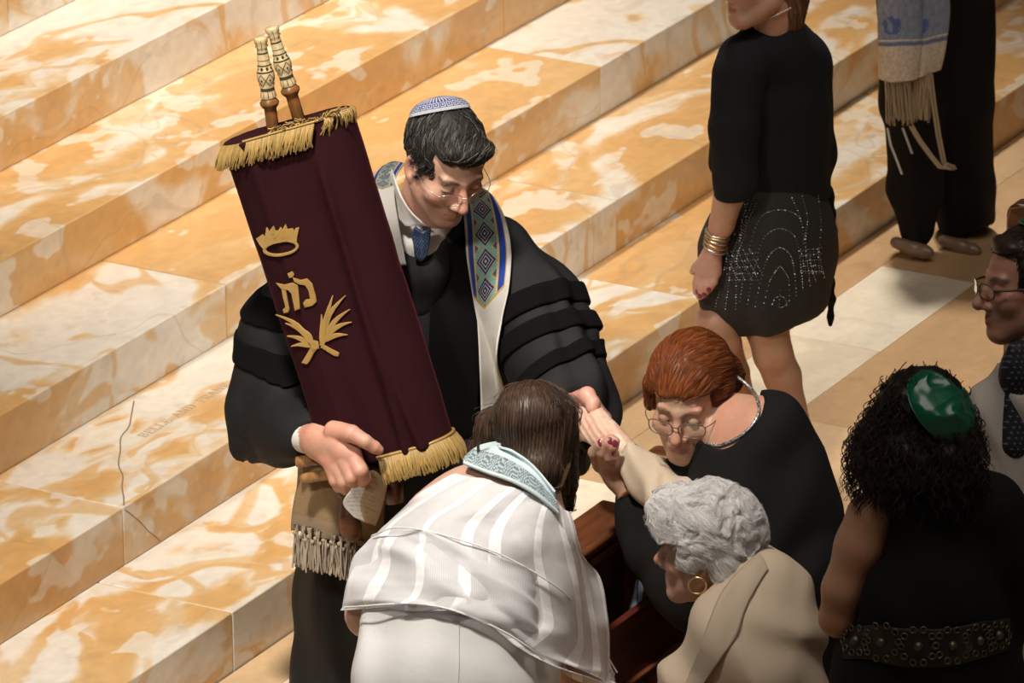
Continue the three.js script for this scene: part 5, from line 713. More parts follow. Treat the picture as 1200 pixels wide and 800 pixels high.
  const hoop = []; for (let i = 0; i < 24; i++) { const a = i / 24 * 6.283; hoop.push(P(817 + 10.5 * Math.cos(a), 686 + 9.5 * Math.sin(a), 4.215 + 0.004 * Math.cos(a))); } part(elder, 'earring', tube(hoop, 0.0022, 7, true, 2), gold, 'gold hoop earring');
  // full white curls
  const curlF = bend(U(2.0, ell(V(0, 4.6, -1.0), V(9.8, 10.2, 11.0)), ell(V(0, 7.4, 7.4), V(7.6, 5.6, 5.6)), ell(V(0, -2.2, -6.8), V(8.0, 6.4, 5.2)), ell(V(6.6, 1.6, 3.6), V(3.2, 5.6, 4.2)), ell(V(-6.6, 1.6, 3.6), V(3.2, 5.6, 4.2))), (x, y, z) => { const w = 2.2 * noise3(x * 0.28, y * 0.28, z * 0.28); return 1.1 * (Math.abs(noise3(x * 0.34 + w, y * 0.34, z * 0.34 - w) - 0.5) * 2 - 0.4) + 0.35 * (fbm(x * 0.8, y * 0.8, z * 0.8, 2) - 0.5); }, 1.5);
  const shape = cut(0.9, cut(0.8, curlF, withBB((x, y, z) => Math.max(y - 3.4 + 0.35 * (z - 8), -(z - 3.6)), [0, 0, 0, 0, 0, 0])), withBB((x, y, z) => Math.max(y + 2.4 - 0.2 * (z + 2), -(z + 1.2)), [0, 0, 0, 0, 0, 0]));
  const wh = (t) => { const k = 0.80 + 0.2 * t; return [0.95 * k, 0.93 * k, 0.93 * k]; };
  const base = mesh(inFrame(fr, shape), 0.0045, { color: (x, y, z) => wh(-1.2 + noise3(x * 130, y * 130, z * 130) * 0.8) });
  const swirl = (p) => { const a = 6.283 * (noise3(p.x * 0.16 + 3, p.y * 0.16, p.z * 0.16) * 1.8); return V(Math.cos(a), Math.sin(a) * 0.9 - 0.35, Math.sin(a * 0.7 + 1) - 0.4); };
  const strands = comb(fr, shape, 6000, () => V(rr(-11, 11), rr(-8, 16), rr(-15, 13)), swirl, { steps: [6, 12], len: 0.6, r: 0.048, jitter: 0.3, wave: 0.35, freq: 0.5, lift: [0, 0.45], rise: 0.5, color: (t) => wh(t) });
  part(elder, 'hair', joinColored([base, strands]), hairMat(0.6), 'full curly white hair');
}
// ---------- dark curly-haired woman with a green satin skullcap ----------
const satin = phys([0.004, 0.105, 0.052], 0.28, { sheen: 0.5, sheenRoughness: 0.3, sheenColor: new THREE.Color(0.05, 0.5, 0.3), clearcoat: 0.25, clearcoatRoughness: 0.3 });
function satinCap(root, fr, axis, centre, R, h, sharp) { // soft skullcap with creased panels
  const n = axis.clone().normalize(), a0 = Math.abs(n.y) < 0.9 ? V(0, 1, 0) : V(1, 0, 0), X = a0.clone().cross(n).normalize(), Y = n.clone().cross(X), rows = 30, cols = 80, pos = [], idx = [];
  for (let s = 0; s < 2; s++) for (let i = 0; i <= rows; i++) for (let j = 0; j < cols; j++) {
    const t = i / rows, a = j / cols * 2 * Math.PI, seam = Math.pow(Math.abs(Math.cos(a * 2 + sharp)), 0.6), r = R * Math.sin(t * Math.PI / 2) * (1 - 0.02 * seam); const cr = 1 - Math.abs(2 * noise3(5 + 1.6 * t * Math.cos(a) + sharp, 1.6 * t * Math.sin(a), sharp * 7) - 1), c2 = 1 - Math.abs(2 * noise3(9 + 3.1 * t * Math.cos(a), 3.1 * t * Math.sin(a) + 4, sharp * 3) - 1); let z = h * Math.cos(t * Math.PI / 2) + (0.7 * (1 - seam) + 2.2 * (Math.pow(cr, 3) - 0.5) + 1.1 * (Math.pow(c2, 3) - 0.4)) * Math.sin(t * Math.PI) * 0.8; z -= s * 0.12;
    const p = centre.clone().addScaledVector(X, r * Math.cos(a)).addScaledVector(Y, r * Math.sin(a)).addScaledVector(n, z), w = fr.at(p.x, p.y, p.z); pos.push(w.x, w.y, w.z);
  }
  const o = (rows + 1) * cols; for (let i = 0; i < rows; i++) for (let j = 0; j < cols; j++) { const a = i * cols + j, b = i * cols + (j + 1) % cols; idx.push(a, a + cols, b, b, a + cols, b + cols, o + a, o + b, o + a + cols, o + b, o + b + cols, o + a + cols); } for (let j = 0; j < cols; j++) { const a = rows * cols + j, b = rows * cols + (j + 1) % cols; idx.push(a, o + a, b, b, o + a, o + b); }
  const g = new THREE.BufferGeometry(); g.setAttribute('position', new THREE.Float32BufferAttribute(pos, 3)); g.setIndex(idx); g.computeVertexNormals(); const cap = part(root, 'skullcap', g, satin, 'shiny green satin skullcap');
  const rim = []; for (let j = 0; j < 40; j++) { const a = j / 40 * 2 * Math.PI, p = centre.clone().addScaledVector(X, R * 0.995 * Math.cos(a)).addScaledVector(Y, R * 0.995 * Math.sin(a)); rim.push(fr.at(p.x, p.y, p.z)); } part(cap, 'binding', tube(rim, 0.16 * fr.s, 6, true, 2), satin); return cap;
}
const curly = thing('person', 'person with dark curly hair and green skullcap in a black sleeveless dress with studded belt', 'person', V(0.98, 0, 4.55));
{
  const skin = [0.42, 0.22, 0.13], fr = headFrame(1082, 505, 4.45, 5.7, 160, -8, 6), tone = skinTone(fr, skin, { brow: [0.02, 0.012, 0.01] });
  const dress0 = U(0.06, limb([1030, 605, 4.50, 32], [1090, 585, 4.48, 44], [1158, 600, 4.50, 40]), limb([1085, 620, 4.48, 70], [1085, 690, 4.50, 92], [1086, 740, 4.52, 92]), limb([1062, 640, 4.48, 46], [1140, 640, 4.48, 46]), blob(1086, 800, 4.54, 116, 90, 80), limb([1066, 830, 4.54, 78], [1066, 1040, 4.54, 74]), limb([1108, 830, 4.54, 78], [1108, 1040, 4.54, 74]), limb([1165, 590, 4.50, 30], [1190, 650, 4.50, 36], [1192, 710, 4.48, 32]));
  const armL = U(0.02, limb([1020, 604, 4.52, 29], [1008, 640, 4.53, 29], [988, 690, 4.54, 24], [982, 724, 4.53, 21], [1000, 715, 4.40, 20], [1040, 690, 4.22, 15]));
  const hand = U(0.006, limb([1040, 690, 4.22, 15], [1060, 680, 4.12, 16]), ...[0, 1, 2, 3].map((i) => finger([1064 + i * 5, 676 + i * 4, 4.08, 7], [1074 + i * 5, 670 + i * 4, 4.03, 6.5], [1078 + i * 5, 672 + i * 4, 3.98, 5.5])), finger([1052, 676, 4.14, 8], [1056, 660, 4.1, 7], [1062, 652, 4.06, 6]));
  const core = U(0.04, cone(fr.at(0, -6, -3), P(1092, 590, 4.48), 5.2 * fr.s, 0.06), limb([1040, 612, 4.50, 24], [1090, 600, 4.47, 34], [1146, 612, 4.50, 28]), limb([1090, 600, 4.48, 40], [1086, 800, 4.53, 60]), limb([1066, 830, 4.54, 50], [1066, 1160, 4.54, 26]), limb([1108, 830, 4.54, 50], [1108, 1160, 4.54, 26]), limb([1160, 606, 4.5, 20], [1186, 690, 4.48, 22], [1160, 690, 4.3, 16]));
  part(curly, 'body', joinColored([mesh(inFrame(fr, faceShape({ width: 0.94 })), 0.006, { color: tone }), mesh(U(0.02, core, armL), 0.009, { color: skinTone(null, skin) }), mesh(hand, 0.005, { color: skinTone(null, skin) })]), skinMat);
  let dress = bend(cut(0.008, cut(0.02, dress0, U(0.01, limb([1014, 600, 4.53, 35], [1004, 640, 4.54, 34], [985, 700, 4.55, 30]))), U(0.004, limb([1140, 580, 4.62, 5], [1143, 604, 4.62, 6]))), (x, y, z) => 0.006 * (fbm(x * 9, y * 6, z * 9, 2) - 0.5) + 0.004 * Math.sin(x * 30 + y * 24), 0.02);
  part(curly, 'dress', mesh(dress, 0.009), dressBlack, 'black sleeveless dress');
  // belt of round studs and rings
  const beltRows = [[[984, 738], [1020, 732], [1060, 736], [1110, 736], [1150, 728], [1182, 724]], [[988, 756], [1020, 752], [1060, 758], [1110, 758], [1150, 750], [1182, 744]], [[990, 772], [1020, 772], [1060, 780], [1110, 780], [1150, 770], [1180, 762]]];
  part(curly, 'belt', sheet(laid(dress, beltRows, 0.003), 40, 10, 0.004), std([0.012, 0.010, 0.009], 0.6), 'black studded belt');
  const ringMat = std([0.13, 0.11, 0.08], 0.5, { metalness: 0.8 }), beltF = fat(dress, 0.005); let ri = 0;
  for (const [cx, cy, r] of [[1003, 750, 15], [1033, 752, 20], [1076, 757, 20], [1116, 756, 19], [1148, 750, 16], [1170, 744, 13]]) {
    const h = hit(beltF, cx, cy, 0.001), g = new THREE.SphereGeometry(0.011, 10, 6); g.translate(h.p.x, h.p.y, h.p.z); part(curly, 'stud', g, ringMat);
    for (let k = 0; k < 10; k++) { const a = k / 10 * 6.283, q = hit(beltF, cx + r * Math.cos(a), cy + r * Math.sin(a), 0.001), t = new THREE.TorusGeometry(0.0072, 0.0021, 5, 10); t.lookAt(q.n); t.translate(q.p.x, q.p.y, q.p.z); part(curly, 'belt_ring', t, ringMat); ri++; }
  }
  // curls
  const dk = (t) => { const k = 0.4 + 1.0 * t * t; return [0.022 * k, 0.011 * k, 0.010 * k]; };
  const capF = bend(U(2.4, ell(V(0, 3.6, -1.6), V(9.4, 9.8, 10.8)), ell(V(-7.0, -4, -2.5), V(6.6, 9, 7.5)), ell(V(7.0, -4.5, -2.5), V(6.6, 9.5, 7.5)), ell(V(0, -5.5, -6.5), V(9.0, 8.0, 5.6))), (x, y, z) => 1.6 * (fbm(x * 0.5, y * 0.5, z * 0.5, 3) - 0.5), 1.2);
  const shape = cut(1.0, capF, ell(V(0, -4, 9), V(6.0, 10, 7.5))), sw = inFrame(fr, shape);
  const base = mesh(sw, 0.0065, { color: (x, y, z) => dk(0.3 * noise3(x * 120, y * 120, z * 120)) });
  const items = []; const b = shape.bb;
  for (let guard = 0; items.length < 1500 && guard < 16000; guard++) {
    const p = V(rr(b[0], b[3]), rr(b[1], b[4]), rr(b[2], 4)); const d = shape(p.x, p.y, p.z); if (Math.abs(d) > 1.0 || p.y > 9.5 && rnd() < 0.6) continue;
    const n = 22, len = rr(3.5, 7.5), R = rr(0.5, 0.95), tw = rr(5, 9) * (rnd() < 0.5 ? -1 : 1), ph = rr(0, 6.3), out = V(p.x, 0, p.z + 1.5).normalize(), pts = [];
    for (let k = 0; k < n; k++) { const t = k / (n - 1), c = p.clone().addScaledVector(out, 0.2 + 0.6 * Math.sin(t * 2.2)).add(V(0, -len * t, 0)); const s1 = V(-out.z, 0, out.x); c.addScaledVector(s1, R * Math.cos(ph + tw * t)).addScaledVector(out, R * Math.sin(ph + tw * t)); pts.push(fr.at(c.x, c.y, c.z)); }
    items.push({ pts, r0: 0.13 * fr.s, r1: 0.06 * fr.s, c: dk(rnd()) });
  }
  part(curly, 'hair', joinColored([base, threads(items, 3)]), hairMat(0.5), 'dark curly hair');
  satinCap(curly, fr, fr.loc(fr.c.clone().addScaledVector(VR, 0.62).addScaledVector(VU, 0.52).addScaledVector(VN, 0.58)), V(0, 0, 0).add(fr.loc(P(1098, 478, 4.45).addScaledVector(VN, 0.062))), 8.6, 5.2, 0.6);
}
// ---------- man in a grey linen jacket ----------
const linenMan = thing('person', 'person with glasses and green skullcap in a grey linen jacket and dark spotted shirt', 'person', V(1.30, 0, 3.80));
{
  const skin = [0.40, 0.205, 0.14], fr = headFrame(1204, 334, 3.72, 5.7, -75, 12, 0), tone = skinTone(fr, skin, { brow: [0.06, 0.04, 0.03] });
  const face = inFrame(fr, faceShape({ width: 1.0, nose: 1.15, jowl: 0.5 }));
  const body = U(0.05, cone(fr.at(0, -6, -2.5), P(1216, 432, 3.76), 6.2 * fr.s, 0.08), limb([1178, 478, 3.78, 22], [1222, 458, 3.78, 26], [1290, 474, 3.80, 24]), limb([1224, 500, 3.78, 46], [1225, 640, 3.80, 50], [1205, 1000, 3.82, 36]), limb([1250, 640, 3.80, 60], [1255, 1000, 3.82, 34]));
  part(linenMan, 'body', joinColored([mesh(face, 0.0048, { color: tone }), mesh(body, 0.014, { color: skinTone(null, skin) })]), skinMat);
  const linen = std([0.36, 0.33, 0.30], 0.85, { bumpMap: weaveMid, bumpScale: 0.0012 });
  let jk = U(0.05, limb([1180, 476, 3.78, 40], [1225, 450, 3.80, 46], [1300, 476, 3.82, 40]), blob(1226, 570, 3.80, 92, 140, 70), limb([1176, 480, 3.80, 36], [1170, 560, 3.82, 36], [1186, 640, 3.86, 30], [1150, 660, 4.0, 22]), limb([1300, 480, 3.82, 36], [1312, 640, 3.84, 30]), limb([1226, 640, 3.80, 92], [1226, 740, 3.82, 90]));
  jk = bend(cut(0.012, jk, U(0.02, limb([1204, 418, 3.80, 30], [1196, 444, 3.87, 14], [1190, 470, 3.92, 4]))), (x, y, z) => 0.012 * (0.6 - Math.abs(Math.sin(x * 26 + y * 16 + 3 * noise3(x * 5, y * 5, z * 5)))) + 0.004 * (fbm(x * 12, y * 12, z * 12, 2) - 0.5), 0.02);
  part(linenMan, 'jacket', mesh(jk, 0.0095), linen, 'grey linen jacket');
  const dots = texture(128, 128, (u, v, i, j) => { const x = (u * 8 + (Math.floor(v * 8) % 2) * 0.5) % 1 - 0.5, y = (v * 8) % 1 - 0.5; return x * x + y * y < 0.04 ? [0.30, 0.33, 0.42] : [0.035, 0.045, 0.075]; });
  part(linenMan, 'shirt', mesh(U(0.02, limb([1196, 434, 3.84, 20], [1192, 412, 3.84, 13]), limb([1188, 428, 3.845, 14], [1186, 440, 3.85, 13]), limb([1196, 440, 3.82, 26], [1190, 520, 3.88, 20]), limb([1205, 425, 3.8, 30], [1230, 425, 3.78, 34])), 0.006), std(0xffffff, 0.7, { map: scaled(dots, 9, 9) }), 'dark blue spotted shirt');
  part(linenMan, 'trousers', mesh(U(0.04, limb([1200, 730, 3.82, 56], [1200, 1010, 3.84, 36]), limb([1255, 730, 3.82, 56], [1258, 1010, 3.84, 36])), 0.014), dressBlack);
  const g = eyeglasses(linenMan, fr, { metal: std([0.05, 0.032, 0.02], 0.3), r: 0.16, temple: 0.28, z: 10.6, y: -0.3, h: 1.6, w: 2.7 });
  const gem = []; for (let i = 0; i < 4; i++) gem.push(ball(fr.at(6.4 + i * 0.1, 0.5, 8.6 - i * 1.0), 0.28 * fr.s, 8, 6)); part(g, 'temple_studs', merged(gem), silver);
  let cap = cut(0.8, ell(V(0, 3.8, -1.9), V(8.2, 9.1, 10.2)), withBB((x, y, z) => Math.max(y - 7.2, -(z - 4.2)), [0, 0, 0, 0, 0, 0])); cap = cut(0.5, cap, withBB((x, y, z) => Math.max(y + 2.0 + 0.4 * (z + 6), -(z + 10)), [0, 0, 0, 0, 0, 0]));
  const dk = (t) => { const k = 0.5 + t; return [0.030 * k, 0.020 * k, 0.014 * k]; };
  part(linenMan, 'hair', joinColored([mesh(inFrame(fr, U(0.6, cap, ell(V(0, 8.6, 4.6), V(5.6, 2.2, 2.8)))), 0.005, { color: (x, y, z) => dk(noise3(x * 160, y * 160, z * 160)) }), comb(fr, cap, 1200, () => V(rr(-9, 9), rr(-4, 13), rr(-12, 8)), (p) => V(0.1, p.z > 3 ? 0.6 : -0.9, p.z > 3 ? -1 : -0.7), { steps: [6, 10], len: 0.6, r: 0.1, jitter: 0.25, wave: 0.2, lift: [0, 0.35], color: (t) => dk(t) })]), hairMat(), 'short dark hair');
  satinCap(linenMan, fr, V(0.10, 0.80, -0.62), V(0.3, 8.4, -4.6), 8.0, 4.6, 0.2);
}
// ---------- woman in a black cardigan and beaded skirt, walking past ----------
const walker = thing('person', 'person in a black cardigan and knee-length black beaded skirt walking past the stairs', 'person', V(0.82, 0, 1.05));
{
  const skin = [0.52, 0.29, 0.20], fr = headFrame(893, -26, 1.04, 4.9, -62, 14, 0), tone = skinTone(fr, skin, { lip: [0.45, 0.15, 0.13] });
  const face = inFrame(fr, faceShape({ width: 0.95 }));
  const legs = U(0.012, limb([862, 330, 1.02, 38], [840, 380, 1.10, 25], [847, 404, 1.10, 22], [860, 436, 1.04, 18], [880, 500, 0.94, 12], [888, 540, 0.92, 11]), limb([912, 330, 0.98, 38], [898, 380, 1.06, 26], [906, 415, 1.06, 23], [917, 441, 1.04, 22], [927, 474, 1.03, 17], [942, 506, 1.04, 11.5], [951, 530, 1.05, 11]));
  const feet = U(0.012, limb([952, 534, 1.05, 12], [962, 545, 1.03, 9], [954, 556, 1.06, 8], [942, 562, 1.10, 6]), limb([888, 540, 0.92, 11], [880, 552, 0.97, 9], [872, 560, 1.02, 6]));
  const arm = limb([862, 92, 1.10, 26], [858, 170, 1.16, 22], [855, 225, 1.18, 19], [846, 262, 1.17, 15], [838, 286, 1.16, 11.5]);
  const torso = U(0.05, cone(fr.at(0, -6, -2.5), P(905, 30, 1.02), 5.0 * fr.s, 0.06), limb([890, 70, 1.0, 24], [908, 130, 0.98, 36], [908, 230, 0.98, 40], [900, 310, 1.0, 44]), limb([940, 90, 0.92, 18], [948, 180, 0.90, 16], [925, 200, 0.86, 13]));
  const hand = U(0.005, U(0.01, limb([838, 286, 1.16, 11], [831, 306, 1.165, 12], [828, 316, 1.165, 12]), limb([834, 300, 1.17, 11], [836, 318, 1.175, 10])),
    finger([820, 318, 1.165, 6], [817, 331, 1.17, 5.5], [816, 342, 1.165, 4.4]), finger([826, 321, 1.17, 6], [822, 336, 1.178, 5.6], [820, 347, 1.175, 4.5]), finger([832, 321, 1.175, 6], [829, 335, 1.185, 5.5], [825, 345, 1.182, 4.4]), finger([838, 318, 1.18, 5.8], [836, 330, 1.188, 5.2], [831, 339, 1.186, 4.2]), finger([824, 304, 1.16, 6], [816, 312, 1.15, 5.2], [812, 318, 1.145, 4.2]));
  part(walker, 'body', joinColored([mesh(face, 0.006, { color: tone }), mesh(U(0.02, torso, U(0.01, arm)), 0.010, { color: skinTone(fr, skin) }), mesh(U(0.015, legs, feet), 0.008, { color: skinTone(null, [0.42, 0.225, 0.145]) }), mesh(hand, 0.0042, { color: skinTone(null, [0.54, 0.29, 0.22]) })]), skinMat);
  const nm = phys([0.20, 0.02, 0.035], 0.3, { clearcoat: 0.5 }); for (const [x, y] of [[816, 342], [820, 347.5], [825, 346], [830.5, 340]]) { const h = hit(hand, x, y, -0.001, 2), g = new THREE.SphereGeometry(1, 10, 6); g.scale(0.0075, 0.010, 0.003); g.lookAt(h.n); g.translate(h.p.x, h.p.y, h.p.z); part(walker, 'fingernail', g, nm, 'dark red fingernail'); }
  // cardigan
  const knit = phys([0.010, 0.011, 0.013], 0.9, { bumpMap: weaveMid, bumpScale: 0.001, specularIntensity: 0.4 });
  const sleeve = limb([866, 88, 1.10, 32], [860, 150, 1.16, 29], [862, 210, 1.19, 26], [860, 226, 1.19, 24]);
  let card = U(0.04, limb([905, 26, 1.0, 22], [912, 60, 0.98, 44], [935, 70, 0.94, 36]), limb([872, 70, 1.06, 32], [906, 60, 1.0, 40]), blob(912, 140, 0.98, 62, 95, 58), limb([905, 180, 0.98, 62], [912, 226, 0.97, 62]), limb([944, 80, 0.92, 30], [950, 180, 0.90, 28], [940, 215, 0.9, 26]), limb([856, 120, 1.02, 22], [850, 190, 1.02, 20]));
  card = both(0.006, card, below(P(910, 236, 1.03), V(0.04, -1, 0.0)));
  let sl = both(0.006, U(0.02, sleeve), below(P(866, 231, 1.19), V(0.1, -1, 0)));
  card = bend(U(0.018, card, sl), (x, y, z) => 0.005 * Math.sin(y * 26 + x * 20 + 4 * noise3(x * 6, y * 6, z * 6)) * sstep(0.9, 0.8, y) + 0.004 * (fbm(x * 10, y * 10, z * 10, 2) - 0.5), 0.02);
  part(walker, 'cardigan', mesh(card, 0.008), knit, 'short black cardigan');
  // beaded skirt
  const skirtF = bend(U(0.04, limb([908, 200, 0.98, 56], [905, 260, 1.0, 68]), blob(905, 285, 1.0, 76, 80, 68), limb([872, 300, 1.03, 56], [862, 340, 1.06, 46]), limb([925, 300, 0.97, 54], [922, 338, 1.0, 50]), limb([895, 330, 1.02, 56], [895, 348, 1.03, 54])), (x, y, z) => 0.005 * Math.sin(x * 60 + z * 40) * sstep(0.62, 0.5, y), 0.02);
  const skirt = both(0.006, skirtF, below(P(890, 376, 1.04), V(0.16, -1, -0.2)));
  part(walker, 'skirt', mesh(skirt, 0.0075), std([0.016, 0.015, 0.014], 0.8, { bumpMap: weaveMid, bumpScale: 0.002 }), 'black beaded knee-length skirt');
  const bead = [], beadAt = (pts, gap = 3.4, r = 0.0026) => { const c = new THREE.CatmullRomCurve3(pts.map(([x, y]) => V(x, y, 0))), n = Math.max(4, Math.round(c.getLength() / gap)); for (let i = 0; i <= n; i++) { const p = c.getPoint(i / n), h = hit(skirtF, p.x, p.y, 0.001, 2.2); if (skirt(h.p.x, h.p.y, h.p.z) < 0.006) { const g = new THREE.OctahedronGeometry(r * rr(0.7, 1.2), 0); g.rotateY(rr(0, 3)); g.translate(h.p.x, h.p.y, h.p.z); bead.push(g); } } };
  for (const dx of [0, 6, 12]) { beadAt([[868 + dx * 0.4, 236], [862 + dx, 270], [852 + dx, 300], [846 + dx * 1.4, 330], [838 + dx * 2, 362]]); beadAt([[890 - dx, 232], [876 - dx * 0.5, 260], [866, 285]]); }
  for (const k of [0, 1, 2, 3]) { const w = 12 + k * 9, top = 312 - k * 22; beadAt([[914 - w - 8, 362 - k * 3], [914 - w, 330 - k * 8], [914 - w * 0.55, top + 8], [914, top], [914 + w * 0.55, top + 8], [914 + w * 0.8, 325 - k * 8], [914 + w * 0.9, 352 - k * 6]]); }
  beadAt([[905, 356], [910, 348], [918, 348], [922, 356], [914, 360], [914, 340]], 2.6); beadAt([[940, 230], [946, 255], [944, 280], [950, 310], [956, 330]]); beadAt([[958, 226], [962, 260], [960, 300], [966, 325]]); beadAt([[928, 232], [938, 256], [942, 285]]);
  for (let a = 0; a < 5; a++) { beadAt([[850 + a * 7, 296 - a], [866 + a * 7, 330 - a * 2]], 3); beadAt([[852, 300 + a * 7], [888, 296 + a * 8]], 3); beadAt([[938 + a * 5, 292], [944 + a * 4, 320]], 3); beadAt([[938, 294 + a * 6], [962, 290 + a * 7]], 3); }
  const bm = part(walker, 'beads', merged(bead), std([0.34, 0.35, 0.36], 0.25, { metalness: 0.7 }), 'silver grey beadwork on the skirt'); bm.userData.kind = 'stuff';
  part(walker, 'skirt_tie', mesh(bend(U(0.006, limb([970, 222, 0.94, 7], [976, 280, 0.95, 6], [973, 320, 0.95, 5], [974, 350, 0.95, 5], [973, 380, 0.95, 3.5])), (x, y, z) => 0.002 * Math.sin(y * 120)), 0.004), knit, 'hanging black tie');
  for (let k = 0; k < 5; k++) { const pts = [], c = P(841.5 - k * 0.8, 272 + k * 4.2, 1.167), ax = P(846, 262, 1.17).sub(P(838, 286, 1.16)).normalize(), N = V(0, 0, 1).addScaledVector(ax, -ax.z).normalize(), B = ax.clone().cross(N); for (let i = 0; i < 18; i++) { const a = i / 18 * 6.283; pts.push(c.clone().addScaledVector(N, 0.034 * Math.cos(a)).addScaledVector(B, 0.034 * Math.sin(a)).addScaledVector(ax, 0.004 * Math.sin(a + k))); } part(walker, 'bracelet', tube(pts, 0.0034, 6, true, 2), k % 2 ? gold : silver, 'thin metal bangle'); }
  const neckPts = [[900, 21], [906, 18], [914, 14], [922, 10], [930, 5]].map(([x, y]) => hit(U(0.01, torso, card), x, y, 0.006, 2.2).p), nc = new THREE.CatmullRomCurve3(neckPts); for (let i = 0; i < 16; i++) part(walker, 'necklace_bead', ball(nc.getPoint(i / 15), 0.0028, 8, 6), pearl);
  const bl = (t) => { const k = 0.5 + 0.9 * t; return [0.20 * k, 0.105 * k, 0.05 * k]; };
  const shape = cut(0.8, U(2, ell(V(0, 3.6, -1.8), V(8.4, 9.2, 10.4)), cone(V(0, 0, -7), V(0, -11, -7), 6.5, 4)), withBB((x, y, z) => Math.max(y - 5.5, -(z - 3.2)), [0, 0, 0, 0, 0, 0]));
  part(walker, 'hair', joinColored([mesh(inFrame(fr, shape), 0.007, { color: (x, y, z) => bl(noise3(x * 150, y * 40, z * 150)) }), comb(fr, shape, 500, () => V(rr(-9, 9), rr(-12, 13), rr(-13, 6)), () => V(0, -1, -0.3), { steps: [8, 14], len: 0.9, r: 0.12, jitter: 0.15, lift: [0, 0.4], color: (t) => bl(t) })]), hairMat(), 'light brown hair');
  // strap shoes
  const shoeM = phys([0.012, 0.011, 0.011], 0.35); const sole = (x0, y0, z0, x1, y1, z1) => mesh(U(0.006, limb([x0, y0, z0, 7], [x1, y1, z1, 9], [x1 - 10, y1 + 2, z1 + 0.06, 6])), 0.005);
  part(walker, 'shoe', joinColored([sole(957, 548, 1.045, 948, 566, 1.10)]), shoeM, 'black strap shoe'); part(walker, 'shoe', sole(893, 550, 0.93, 880, 562, 1.0), shoeM, 'black strap shoe');
  part(walker, 'heel', mesh(U(0.004, limb([957, 548, 1.04, 6], [959, 566, 1.03, 4.5])), 0.004), shoeM);
  const strap = []; for (let i = 0; i < 16; i++) { const a = i / 16 * 6.283, c = P(951, 528, 1.05); strap.push(c.clone().add(V(0.034 * Math.cos(a), 0.010 * Math.cos(a), 0.034 * Math.sin(a)))); } part(walker, 'ankle_strap', tube(strap, 0.004, 6, true, 2), shoeM);
}
